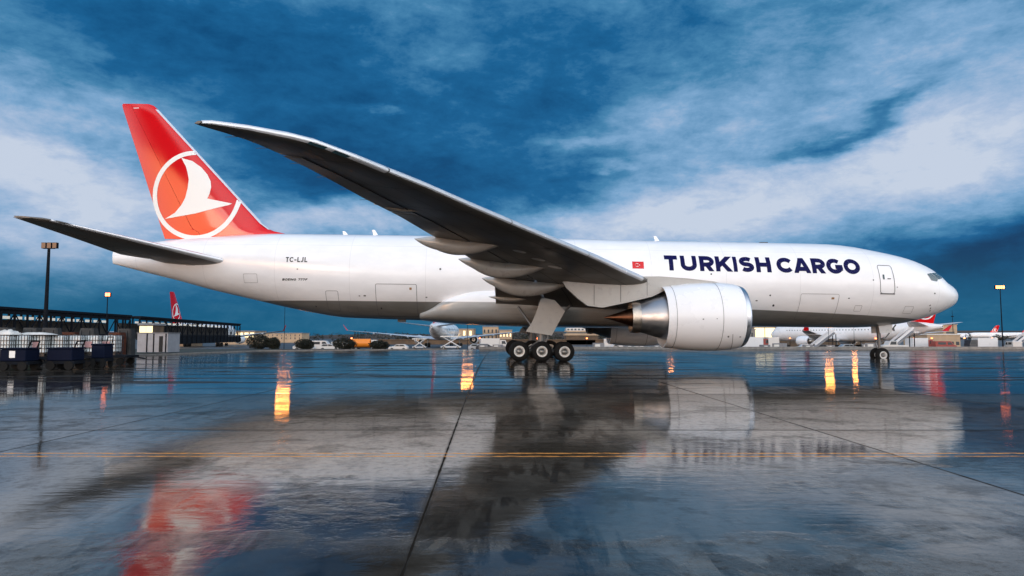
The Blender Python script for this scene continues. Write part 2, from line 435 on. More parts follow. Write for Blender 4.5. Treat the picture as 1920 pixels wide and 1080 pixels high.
class Body:
    def __init__(s, top, bot, wid, axis=None):
        s.top = pchip(*zip(*top)); s.bot = pchip(*zip(*bot)); s.wid = pchip(*zip(*wid))
        s.mid = pchip(*zip(*axis)) if axis else (lambda u: (s.top(u) + s.bot(u)) / 2)
    def ring(s, u, n=64):
        t, b, w, c = s.top(u), s.bot(u), s.wid(u), s.mid(u)
        out = []
        for k in range(n):
            a = 2 * math.pi * k / n
            z = math.sin(a); out.append((math.cos(a) * w, c + (z * (t - c) if z > 0 else z * (c - b))))
        return out
    def v_at(s, u, z):
        t, b, w, c = s.top(u), s.bot(u), s.wid(u), s.mid(u)
        q = (z - c) / ((t - c) if z > c else (c - b))
        return w * math.sqrt(max(0, 1 - q * q))
    def surf(s, u, z, off=.012, side=1):
        v = s.v_at(u, z); c = s.mid(u); r = math.hypot(v, z - c) or 1
        return L3(u, side * (v + off * v / r), z + off * (z - c) / r)
    def mesh(s, us, n=64, L3=L3):
        b = MB(); b.loft([[L3(u, v, z) for v, z in s.ring(u, n)] for u in us]); return b

FUS = Body(
    top=[(-.06, 5.0), (-.02, 5.28), (.1, 5.48), (.33, 5.72), (.85, 6.03), (1.17, 6.2), (1.73, 6.72), (2.41, 7.18), (3.21, 7.54), (4.0, 7.82), (4.75, 8.01), (6.9, 8.43), (8.4, 8.68), (9.9, 8.81), (12, 8.84), (25, 8.9), (40, 9.0), (50.5, 8.99), (56, 8.66), (60, 8.26), (62.9, 7.66)],
    bot=[(-.06, 4.92), (-.02, 4.7), (.22, 4.35), (.64, 4.1), (1.0, 3.92), (1.73, 3.6), (2.9, 3.23), (3.9, 2.98), (5.2, 2.77), (6.4, 2.62), (9, 2.54), (13, 2.54), (28, 2.54), (36, 2.64), (44, 2.8), (46, 2.87), (48.1, 3.18), (50.7, 3.68), (52.5, 4.09), (55.6, 4.78), (58.2, 5.46), (60.5, 6.0), (62.9, 6.6)],
    wid=[(-.06, .03), (-.02, .3), (.1, .55), (.33, .85), (.85, 1.32), (1.2, 1.55), (1.73, 1.84), (2.41, 2.12), (3.2, 2.38), (4.0, 2.57), (5.2, 2.78), (7, 2.98), (9, 3.08), (12, 3.1), (44, 3.1), (47, 3.02), (50, 2.75), (54, 2.2), (58, 1.45), (61, .72), (62.6, .28), (62.9, .16)],
    axis=[(-.06, 4.96), (1, 5.05), (3, 5.35), (6, 5.6), (10, 5.72), (40, 5.9), (48, 6.3), (56, 6.9), (62.9, 7.13)])
us = [-.06, -.045, -.02, .03, .1, .2, .33, .5, .7, .85, 1.0, 1.17, 1.4, 1.73, 2.0, 2.41, 2.8, 3.2, 3.6, 4, 4.5, 5.2, 6, 7, 8, 9, 10, 11, 12] + [12 + 1.0 * k for k in range(1, 45)] + [57, 58, 59, 60, 60.7, 61.4, 62, 62.5, 62.9]

PLANE = empty('cargo_airplane', (1.756, 50.78, 0), 0, 'large white twin-engine cargo jet with red tail fin, parked on the wet apron', 'cargo airplane')
PLANE.rotation_euler = (0, .01112, .02867)

# white paint over grey belly, parted by a crisp line
def fus_mat(name='fuselage_paint', gcol=((.15, .15, .14), (.19, .19, .18))):
    m = bpy.data.materials.new(name); m.use_nodes = True
    t = NT(m.node_tree); b = t.n['Principled BSDF']
    o = t.new('ShaderNodeTexCoord').outputs['Object']; x, y, z = t.sep(o)
    zl = t.m('SUBTRACT', 3.98, t.m('MULTIPLY', t.m('POWER', t.m('MAXIMUM', x, 0.0), 1.75), .0022))
    f = t.mapr(t.m('SUBTRACT', z, zl), -.012, .012)
    n1 = t.noise(t.vm('MULTIPLY', o, (.4, 1., 1.)), 1.1, 5, .6)
    white = t.mix(t.mapr(n1, .35, .65), (.765, .765, .775), (.82, .82, .83))
    grey = t.mix(t.mapr(n1, .35, .65), gcol[0], gcol[1])
    # grime streaks running aft under the belly
    gs = t.mapr(t.noise(t.vm('MULTIPLY', o, (.12, 2.5, 2.5)), 1.0, 5, .65), .45, .75)
    grey = t.mix(t.m('MULTIPLY', gs, .5), grey, (.15, .14, .125))
    c = t.mix(f, grey, white)
    # skin panel butt joints every few frames and two lap joints
    fr = t.m('ABSOLUTE', t.m('SUBTRACT', t.m('FRACT', t.m('DIVIDE', x, 5.3)), .5))
    j = t.mapr(t.m('MULTIPLY', fr, 5.3), .0, .022, 1, 0)
    for zz in (7.9, 3.2):
        j = t.m('MAXIMUM', j, t.mapr(t.m('ABSOLUTE', t.m('SUBTRACT', z, zz)), .004, .016, 1, 0))
    c = t.mix(t.m('MULTIPLY', j, .27), c, (.2, .2, .2))
    t.l.new(c, b.inputs['Base Color'])
    b.inputs['Roughness'].default_value = .3
    b.inputs['Coat Weight'].default_value = .55; b.inputs['Coat Roughness'].default_value = .07
    bn = t.new('ShaderNodeBump'); bn.inputs['Distance'].default_value = .02; bn.inputs['Strength'].default_value = .25
    t.l.new(t.noise(o, .9, 2), bn.inputs['Height']); t.l.new(bn.outputs[0], b.inputs['Coat Normal'])
    return m
M['fus'] = fus_mat()
M['fairbody'] = fus_mat('fairing_paint', ((.27, .27, .26), (.32, .32, .31)))
fus = FUS.mesh(us, 72).build('fuselage', 'fus', PLANE, smooth=40)

# ---- lettering and outlines lying on a curved skin
def decal(polys, name, m, parent, surf, step=.3, lift=.0, thick=0):
    """polys: 2-D outlines (u, w); cut into a grid so that they follow the skin"""
    out = MB()
    for i, poly in enumerate(polys):
        bm = bmesh.new()
        f = bm.faces.new([bm.verts.new((a, b, 0)) for a, b in poly])
        xs = [p[0] for p in poly]; ys = [p[1] for p in poly]
        bmesh.ops.triangulate(bm, faces=bm.faces[:])
        for ax, lo, hi in ((0, min(xs), max(xs)), (1, min(ys), max(ys))):
            k = math.ceil((lo + 1e-6) / step)
            while k * step < hi:
                co = [0, 0, 0]; co[ax] = k * step; no = [0, 0, 0]; no[ax] = 1
                bmesh.ops.bisect_plane(bm, geom=bm.verts[:] + bm.edges[:] + bm.faces[:], plane_co=co, plane_no=no)
                k += 1
        bmesh.ops.triangulate(bm, faces=bm.faces[:])
        bm.verts.index_update()
        out.add([surf(v.co.x, v.co.y, lift + .0015 * (i % 5)) for v in bm.verts], [tuple(v.index for v in f.verts) for f in bm.faces])
        bm.free()
    return out.build(name, m, parent)

def ribbon(pts, w):
    """stroke outline of a polyline as quads with mitred joints"""
    n = len(pts); L = []; Rr = []
    closed = (abs(pts[0][0] - pts[-1][0]) + abs(pts[0][1] - pts[-1][1])) < 1e-6
    for i in range(n):
        if closed: a, b = pts[(i - 1) % (n - 1)], pts[(i + 1) % (n - 1)] if i < n - 1 else pts[1]
        else: a, b = pts[max(0, i - 1)], pts[min(n - 1, i + 1)]
        d1 = Vector((pts[i][0] - a[0], pts[i][1] - a[1])); d2 = Vector((b[0] - pts[i][0], b[1] - pts[i][1]))
        if d1.length < 1e-9: d1 = d2
        if d2.length < 1e-9: d2 = d1
        d1.normalize(); d2.normalize(); t = (d1 + d2).normalized(); nn = Vector((-t.y, t.x))
        k = w / 2 / max(.4, nn.dot(Vector((-d1.y, d1.x))))
        L.append((pts[i][0] + nn.x * k, pts[i][1] + nn.y * k)); Rr.append((pts[i][0] - nn.x * k, pts[i][1] - nn.y * k))
    return [[L[i], L[i + 1], Rr[i + 1], Rr[i]] for i in range(n - 1)]
def arc(cx, cy, rx, ry, a0, a1, n=14):
    return [(cx + rx * math.cos(R(a0 + (a1 - a0) * k / n)), cy + ry * math.sin(R(a0 + (a1 - a0) * k / n))) for k in range(n + 1)]

def glyph(ch, W, t):
    """strokes of a capital letter in a box W wide, 1 high, stroke t"""
    h = t / 2; S = []
    if ch == 'T': S = [[(0, 1 - h), (W, 1 - h)], [(W / 2, 0), (W / 2, 1 - t)]]
    elif ch == 'U': S = [[(h, 1), (h, .40)] + arc(W / 2, .40, W / 2 - h, .40 - h, 180, 360)[1:] + [(W - h, 1)]]
    elif ch in 'RBP':
        S = [[(h, 0), (h, 1)]]; r = (1 - h - (.43)) / 2 if ch != 'B' else (.5 - h) / 2
        yc = 1 - h - r; S.append([(h, 1 - h), (W * .62 - h, 1 - h)] + arc(W * .66 - h, yc, W * .34, r, 90, -90)[0:] + [(h, yc - r)])
        if ch == 'R': S.append([(W * .42, .52), (W - h * .75, -.12)])
        if ch == 'B': S.append([(h, .5), (W * .62 - h, .5)] + arc(W * .66 - h, .25 + h / 2, W * .36, .25 - h / 2, 90, -90) + [(h, h)])
    elif ch == 'K': S = [[(h, 0), (h, 1)], [(h * .9, .30), (W - h * .7, 1.1)], [(W * .36, .62), (W - h * .6, -.12)]]
    elif ch == 'I': S = [[(h, 0), (h, 1)]]
    elif ch == 'S':
        r = (1 - t) / 4; S = [[(W - h * 1.0, 1 - h - r * .62)] + arc(W / 2, 1 - h - r, W / 2 - h, r, 48, 270, 16) + arc(W / 2, h + r, W / 2 - h, r, 90, -132, 16)]
        S = [arc(W / 2, 1 - h - r, W / 2 - h, r, 38, 268, 18) + arc(W / 2, h + r, W / 2 - h, r, 90, -142, 18)]
    elif ch == 'H': S = [[(h, 0), (h, 1)], [(W - h, 0), (W - h, 1)], [(t, .5), (W - t, .5)]]
    elif ch == 'C': S = [arc(W * .56, .5, W * .56 - h, .5 - h, 40, 320, 24)]
    elif ch == 'G': S = [arc(W * .52, .5, W * .52 - h, .5 - h, 48, 360 - 8, 26), [(W * .55, .5 - h * .4), (W, .5 - h * .4)], [(W - h, .5 - h), (W - h, .2)]]
    elif ch == 'O': S = [arc(W / 2, .5, W / 2 - h, .5 - h, 0, 360, 32)]
    elif ch == 'A': S = [[(h * .6, -.1), (W / 2 + .02, 1.08)], [(W - h * .6, -.1), (W / 2 - .02, 1.08)], [(W * .25, .27), (W * .75, .27)]]
    elif ch == 'L': S = [[(h, 1), (h, 0)], [(t, h), (W, h)]]
    elif ch == 'J': S = [[(W - h, 1), (W - h, .32)] + arc(W / 2, .32, W / 2 - h, .32 - h, 0, -165, 10)[1:]]
    elif ch == 'E': S = [[(h, 0), (h, 1)], [(t, 1 - h), (W, 1 - h)], [(t, .5), (W * .9, .5)], [(t, h), (W, h)]]
    elif ch == 'F': S = [[(h, 0), (h, 1)], [(t, 1 - h), (W, 1 - h)], [(t, .5), (W * .88, .5)]]
    elif ch == 'N': S = [[(h, 0), (h, 1)], [(W - h, 0), (W - h, 1)], [(h, 1 - h), (W - h, h)]]
    elif ch == '7': S = [[(0, 1 - h), (W, 1 - h)], [(W - h, 1 - t), (W * .35, 0)]]
    elif ch == '-': S = [[(0, .42), (W, .42)]]
    out = []
    for s in S:
        for q in ribbon(s, t):
            for (ax, lim, sg) in ((1, 0, 1), (1, 1, -1), (0, 0, 1), (0, W, -1)):
                if ch in 'OCGSUJ': continue
                r = []
                for i in range(len(q)):
                    a, b = q[i], q[(i + 1) % len(q)]; da, db = (a[ax] - lim) * sg, (b[ax] - lim) * sg
                    if da >= 0: r.append(a)
                    if (da >= 0) != (db >= 0): k = da / (da - db); r.append((a[0] + (b[0] - a[0]) * k, a[1] + (b[1] - a[1]) * k))
                q = r
                if len(q) < 3: break
            if len(q) >= 3: out.append(q)
    return out

def lettering(chars, name, m, parent, surf, u0, u1, wb0, wb1, H, t, slant=0., step=.3, x_tot=None):
    """chars = [(letter, x0, x1)] measured along the word; written from u0 (left, aft) to u1"""
    lo = chars[0][1]; hi = x_tot or chars[-1][2]; polys = []
    su = (u1 - u0) / (hi - lo)
    for ch, a, b in chars:
        Wd = abs((b - a) * su) / H
        for q in glyph(ch, Wd, t):
            polys.append([(u0 + (a - lo) * su - (X + slant * Y) * H, wb0 + (wb1 - wb0) * (a - lo + X * H / abs(su)) / (hi - lo) + Y * H) for X, Y in q])
    return decal(polys, name, m, parent, surf, step)

sf = lambda u, w, o: FUS.surf(u, w, .010 + o)
lettering([('T', 325, 418), ('U', 440, 556), ('R', 577, 682), ('K', 693, 815), ('I', 821, 849), ('S', 866, 970), ('H', 985, 1094),
           ('C', 1136, 1250), ('A', 1260, 1380), ('R', 1392, 1492), ('G', 1500, 1617), ('O', 1627, 1747)],
          'title_lettering', 'navy', fus, sf, 22.86, 8.80, 6.38, 6.30, 1.12, .275)
lettering([('T', 0, 9), ('C', 11, 22), ('-', 24.5, 30.5), ('L', 33, 41), ('J', 42.5, 50), ('L', 53, 61)],
          'registration_lettering', 'black', fus, sf, 49.52, 47.98, 6.62, 6.62, .36, .20)
lettering([('B', 0, 8), ('O', 9.5, 18), ('E', 19.5, 26), ('I', 27.5, 29.2), ('N', 31, 39), ('G', 40.5, 49)],
          'type_lettering', 'black', fus, sf, 49.78, 48.778, 5.34, 5.34, .15, .26, slant=.35, step=.5)
lettering([('7', 56, 63), ('7', 64, 71), ('7', 72, 79), ('F', 81, 88)],
          'type_number', 'black', fus, sf, 48.635, 47.98, 5.34, 5.34, .15, .26, slant=.35, step=.5)
# flag
flag = decal([[(25.18, 6.48), (24.36, 6.48), (24.36, 7.0), (25.18, 7.0)]], 'painted_flag', 'red', fus, sf)
def crescent(cx, cy, r):
    o = arc(cx, cy, r, r, 40, 320, 20); i = arc(cx - r * .0 - .045, cy, r * .8, r * .8, 330, 30, 16)
    # u runs aft, so the opening faces the nose
    return o, i
cr = arc(24.88, 6.74, .13, .13, 35, 325, 18); ci = arc(24.845, 6.74, .10, .10, 318, 42, 18)
poly = [(2 * 24.88 - a - .04, b) for a, b in cr] + [(2 * 24.88 - a - .04, b) for a, b in ci]
decal([[poly[i], poly[i + 1], poly[37 - i - 1], poly[37 - i]] for i in range(18)], 'crescent', 'rimw', flag, lambda u, w, o: FUS.surf(u, w, .022 + o))
st = [(24.67 + (.055 if k % 2 == 0 else .022) * math.cos(R(18 + 36 * k)), 6.74 + (.055 if k % 2 == 0 else .022) * math.sin(R(18 + 36 * k))) for k in range(10)]
decal([[(24.67, 6.74), st[k], st[(k + 1) % 10]] for k in range(10)], 'star', 'rimw', flag, lambda u, w, o: FUS.surf(u, w, .022 + o))

def outline(pts, w, name, m, parent, surf=sf, lift=0):
    return decal(ribbon(pts + [pts[0]], w), name, m, parent, lambda u, z, o: surf(u, z, o + lift), .35)
def rrect(u0, u1, z0, z1, r=.12, sh=0.):
    c = [(u1 - r, z1 - r, 0), (u0 + r, z1 - r, 90), (u0 + r, z0 + r, 180), (u1 - r, z0 + r, 270)]
    return [(x + sh * (y - z0), y) for (a, b, s) in c for x, y in arc(a, b, r, r, s, s + 90, 4)]
# forward cabin door: seams, sill, viewing window, handle
door = outline(rrect(6.32, 7.4, 4.96, 7.0, .16, .04), .04, 'cabin_door', 'dkline', fus)
decal([[(6.3, 4.90), (7.42, 4.90), (7.42, 4.98), (6.3, 4.98)]], 'door_sill', 'dkline', door, sf, lift=.012)
decal([rrect(7.08, 7.22, 5.95, 6.32, .05)], 'door_window', 'glass', door, sf, lift=.01)
decal([[(6.62, 5.98), (6.88, 5.98), (6.88, 6.05), (6.62, 6.05)]], 'door_handle', 'dkline', door, sf, lift=.01)
outline(rrect(10.4, 13.15, 3.05, 4.86, .1), .022, 'cargo_door', 'dkline', fus)
outline(rrect(40.34, 43.2, 2.98, 5.16, .1), .03, 'cargo_door', 'dkline', fus)
outline(rrect(45.85, 46.72, 3.3, 4.66, .1), .022, 'bulk_door', 'dkline', fus)
M['ochre'] = mat('ochre_placard', (.30, .17, .08), .5)
decal([[(10.72, 4.5), (10.92, 4.5), (10.92, 4.64), (10.72, 4.64)]], 'door_placard', 'ochre', fus, sf)
decal([[(40.68, 4.78), (40.84, 4.78), (40.84, 4.94), (40.68, 4.94)]], 'door_placard', 'ochre', fus, sf)
for (u, z, r) in ((38.7, 6.25, .07), (19.6, 6.16, .06), (15.35, 4.72, .06), (15.0, 4.02, .08), (3.05, 5.05, .06), (3.25, 4.2, .05), (3.1, 4.0, .05), (3.0, 3.82, .045), (7.95, 5.9, .05), (42.9, 3.5, .06), (47.6, 3.6, .05)):
    decal([arc(u, z, r, r, 0, 330, 11)], 'sensor_port', 'black', fus, sf)
for (a, c_, e, f) in ((11.2, 12.3, 2.9, 3.35), (16.6, 17.4, 3.1, 3.5), (4.6, 5.3, 3.6, 4.1), (44.6, 45.3, 3.2, 3.6), (51.6, 52.6, 5.2, 5.8), (56.2, 56.9, 6.4, 6.8), (8.6, 9.1, 3.7, 4.1)):
    outline(rrect(a, c_, e, f, .05), .016, 'access_panel', 'dkline', fus)
for (u, z, a_) in ((43.9, 4.3, .09), (44.3, 4.3, .06), (39.6, 4.25, .07), (9.6, 4.55, .07), (16.2, 4.3, .08), (48.6, 6.1, .06), (6.1, 5.4, .05), (58.5, 6.9, .06), (20.4, 5.1, .06)):
    decal([[(u, z), (u + a_ * 1.8, z), (u + a_ * 1.8, z + a_), (u, z + a_)]], 'stencil_placard', 'dkline', fus, sf)
# flight-deck windows, both sides
def wpoly(pts, side, nm='cockpit_window'):
    g = decal([pts], nm, 'glass', fus, lambda u, z, o: FUS.surf(u, z, .012 + o, side), .15)
    return g
for s in (1, -1):
    wpoly([(3.48, 6.48), (3.02, 6.56), (2.56, 6.10), (2.72, 5.94), (3.26, 5.99)], s)
    wpoly([(2.96, 6.57), (2.62, 6.60), (2.10, 6.20), (2.50, 6.09)], s)
    wpoly([(2.55, 6.62), (2.25, 6.66), (1.82, 6.40), (2.02, 6.20)], s)
# blade antennas on the crown
for (u, h) in ((22.45, .42), (43.55, .46), (45.75, .32)):
    z = FUS.top(u) - .05; b = MB()
    b.loft([[L3(u + .19 * a + .2, .03 * c, z) for a, c in ((-1, 0), (0, 1), (1, 0), (0, -1))], [L3(u + .10 * a + .02 + .38, .012 * c, z + h) for a, c in ((-1, 0), (0, 1), (1, 0), (0, -1))]])
    b.build('blade_antenna', 'white', fus)
b = MB(); z = FUS.top(14.6); b.box(PIV - 14.9, PIV - 14.3, -.12, .12, z - .02, z + .07); b.build('beacon_light', 'black', fus)
b = MB(); z = FUS.bot(41.6); b.box(PIV - 42.0, PIV - 41.4, -.1, .1, z - .16, z + .02); b.build('drain_mast', 'black', fus)

# ---- belly fairing where wing meets body
FAIR = Body(top=[(17.5, 3.4), (19.5, 4.0), (22, 4.4), (30, 4.9), (35, 5.1), (36.3, 5.0), (37.3, 4.7), (38.5, 4.15), (39.4, 3.5), (40.2, 2.9)],
            bot=[(17.5, 2.56), (19.5, 2.47), (22, 2.36), (30, 2.32), (35, 2.38), (38, 2.5), (40.2, 2.7)],
            wid=[(17.5, 1.6), (19.5, 2.75), (22, 3.24), (25, 3.38), (33, 3.38), (35.5, 3.27), (37.3, 3.16), (38.5, 3.02), (39.4, 2.6), (40.2, 1.9)])
def fair_ring(u, n=56):
    t, bz, w = FAIR.top(u), FAIR.bot(u), FAIR.wid(u); c = (t + bz) / 2 + .35; out = []
    for k in range(n):
        a = 2 * math.pi * k / n; ca, sa = math.cos(a), math.sin(a); e = .62
        x = math.copysign(abs(ca) ** e, ca) * w; z = math.copysign(abs(sa) ** e, sa)
        out.append(L3(u, x, c + (z * (t - c) if z > 0 else z * (c - bz))))
    return out
b = MB(); b.loft([fair_ring(17.5 + 22.7 * k / 50) for k in range(51)]); b.build('wing_body_fairing', 'fairbody', PLANE, smooth=40)

# ---- lifting surfaces
def thick(c): return 5 * (.2969 * math.sqrt(max(c, 0)) - .126 * c - .3516 * c * c + .2843 * c**3 - .1036 * c**4) * 2 * .98
def lerp_tab(tab):
    cols = list(zip(*tab)); fs = [(lambda x, a=cols[0], c=c: float(np.interp(x, a, c))) for c in cols[1:]]
    return lambda v: [f(v) for f in fs]
class Surf:
    """tab rows: (span, uLE, zLE, uTE, zTE, thickness)"""
    def __init__(s, tab, put, camber=.0): s.tab = tab; s.f = lerp_tab(tab); s.put = put; s.cam = camber
    def pt(s, v, c, up, off=0):
        ul, zl, ut, zt, t = s.f(v); th = thick(c) * t / 2; cam = s.cam * t * 4 * c * (1 - c)
        return s.put(v, ul + (ut - ul) * c, zl + (zt - zl) * c, cam + (th + off if up else -th * .92 - off))
    def piece(s, v0, v1, c0, c1, nc=14, extra=()):
        vs = sorted(set([v0, v1] + [r[0] for r in s.tab if v0 < r[0] < v1] + [v0 + (v1 - v0) * k / 8 for k in range(1, 8)]))
        cs = [c0 + (c1 - c0) * ((k / nc) ** (1.8 if c0 == 0 else 1)) for k in range(nc + 1)]
        rings = []
        for v in vs:
            lowr = [s.pt(v, c, False) for c in cs]; upr = [s.pt(v, c, True) for c in reversed(cs)]
            if c0 == 0: upr = upr[:-1]
            rings.append(lowr + upr)
        b = MB(); b.loft(rings); return b

WT = [(2.2, 20.2, 3.95, 34.75, 3.75, 1.75), (3.1, 21.0, 4.17, 34.78, 3.85, 1.6), (6.0, 22.98, 4.6, 34.86, 4.6, 1.3), (9.0, 25.07, 4.96, 34.95, 5.28, 1.05), (12.3, 27.38, 5.36, 36.0, 5.82, .92), (15.1, 29.35, 5.73, 36.9, 6.12, .82),
      (21.5, 33.8, 6.37, 39.05, 6.74, .62), (24.4, 35.85, 6.69, 40.0, 6.9, .52), (26.5, 37.3, 6.93, 40.7, 7.07, .45), (28.0, 38.35, 7.06, 41.25, 7.2, .40), (29.3, 39.3, 7.2, 41.75, 7.28, .35),
      (30.4, 40.35, 7.38, 42.1, 7.28, .28), (30.9, 40.95, 7.41, 42.28, 7.27, .25), (31.6, 41.95, 7.42, 42.65, 7.26, .18), (32.2, 42.72, 7.36, 43.05, 7.26, .12), (32.4, 42.95, 7.3, 43.12, 7.26, .08)]
def build_wing(sd):
    S = Surf(WT, lambda v, u, z, n: L3(u, sd * v, z + n), .12)
    wing = S.piece(2.2, 32.4, .0, .735).build('wing', 'greypaint', PLANE, smooth=35)
    # bright leading edge: slats, one strip of skin lying on the wing nose
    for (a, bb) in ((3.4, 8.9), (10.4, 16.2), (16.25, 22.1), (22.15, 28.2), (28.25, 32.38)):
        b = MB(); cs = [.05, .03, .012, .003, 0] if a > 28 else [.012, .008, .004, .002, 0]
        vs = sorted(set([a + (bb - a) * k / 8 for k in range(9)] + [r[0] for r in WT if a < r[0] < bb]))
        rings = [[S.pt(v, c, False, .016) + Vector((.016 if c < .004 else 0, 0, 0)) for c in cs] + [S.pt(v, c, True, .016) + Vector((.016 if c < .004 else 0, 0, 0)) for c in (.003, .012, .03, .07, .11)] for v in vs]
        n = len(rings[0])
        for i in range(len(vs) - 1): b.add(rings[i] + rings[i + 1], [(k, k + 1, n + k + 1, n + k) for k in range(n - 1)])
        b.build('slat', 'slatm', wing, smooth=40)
    for (nm, a, bb, c0) in (('flap', 3.3, 9.3, .75), ('flaperon', 9.4, 11.3, .75), ('flap', 11.4, 22.3, .745), ('aileron', 22.4, 29.2, .745), ('wingtip', 29.25, 32.4, .737)):
        p = S.piece(a, bb, c0, 1.0, 6).build(nm, 'greypaint', wing, smooth=35)
        if nm == 'flap' or nm == 'aileron': p.location = (0, 0, -.03)
    # canoe fairings over the flap tracks
    def canoe(v, u0, u1, z0, zb, w, tail=.42):
        b = MB(); n = 20; rings = []
        for k in range(25):
            q = k / 24; u = u0 + (u1 - u0) * q
            prof = math.sin(math.pi * min(1, q / (2 * (1 - tail)))) if q < (1 - tail) else math.cos(math.pi / 2 * (q - (1 - tail)) / tail) ** .8
            prof = max(prof, .03)
            zt = z0(u); dep = zb * prof
            rings.append([L3(u, sd * (v + math.cos(2 * math.pi * j / n) * w * prof ** .7), zt + (math.sin(2 * math.pi * j / n) - 1) * dep / 2 + .05 * 0) for j in range(n)])
        b.loft(rings); return b.build('flap_track_fairing', 'pod', wing, smooth=50)
    def under(v, slope=0):
        def f(u):
            ul, zl, ut, zt, t = S.f(v); c = (u - ul) / (ut - ul); cc = min(max(c, 0), 1)
            z = zl + (zt - zl) * cc + .12 * t * 4 * cc * (1 - cc) - thick(cc) * t / 2 * .92
            return z + .12 - max(0, c - 1) * (ut - ul) * .15
        return f
    canoe(17.6, 34.5, 38.85, under(17.6), .84, .36)
    canoe(12.9, 31.9, 36.95, under(12.9), 1.0, .42)
    canoe(8.6, 30.2, 35.7, under(8.6), 1.08, .48)
    canoe(4.6, 32.3, 35.3, under(4.6), .38, .28)
    canoe(23.2, 37.5, 39.9, under(23.2), .22, .12)
    # spanwise and chordwise skin seams on the underside
    for c in (.13, .36, .60):
        b = MB(); vs = sorted(set([3.6 + 27 * k / 24 for k in range(25)] + [r[0] for r in WT if 3.6 < r[0] < 30.6]))
        for i in range(len(vs) - 1):
            e1, e2 = .018 / 6, .018 / 6
            b.add([S.pt(vs[i], c, False, .008), S.pt(vs[i + 1], c, False, .008), S.pt(vs[i + 1], c + .005, False, .008), S.pt(vs[i], c + .005, False, .008)], [(0, 1, 2, 3)])
        b.build('skin_seam', 'black', wing)
    for v in (11.4, 14.6, 18.2, 21.2, 24.0, 26.6, 29.2):
        b = MB(); cs2 = [.06 + .66 * k / 14 for k in range(15)]
        for i in range(14): b.add([S.pt(v, cs2[i], False, .008), S.pt(v, cs2[i + 1], False, .008), S.pt(v + .035, cs2[i + 1], False, .008), S.pt(v + .035, cs2[i], False, .008)], [(0, 1, 2, 3)])
        b.build('skin_seam', 'black', wing)
    # oval tank access panels, static wicks
    for v, c in ((16.9, .45), (15.2, .43), (13.6, .41)):
        b = MB(); o = [S.pt(v, c, False, .012)] + [S.pt(v + .42 * math.cos(2 * math.pi * k / 16) * .8, c + .05 * math.sin(2 * math.pi * k / 16) * .9, False, .012) for k in range(16)]
        b.add(o, [(0, 1 + k, 1 + (k + 1) % 16) for k in range(16)]); b.build('access_panel', 'fairing', wing)
    for v in (24.2, 25.6, 27.0, 28.4, 30, 31.2):
        p = S.pt(v, 1.0, True); b = MB(); b.tube(p + Vector((.04, 0, 0)), p + Vector((-.32, 0, -.02)), .012, .006, 5); b.build('static_wick', 'black', wing)
    # landing / position lights in the tip leading edge
    for v in (29.75, 30.35):
        b = MB(); q = [S.pt(v + dv, c, False, .03) + Vector((.03, 0, 0)) for dv, c in ((-.2, .002), (.2, .002), (.2, .06), (-.2, .06))]
        b.add(q, [(0, 1, 2, 3)]); b.build('wing_light', 'glass', wing)
    return wing, S
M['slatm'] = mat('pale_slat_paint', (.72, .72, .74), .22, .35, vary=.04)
wingR, SR = build_wing(1)
wingL, SL_ = build_wing(-1)

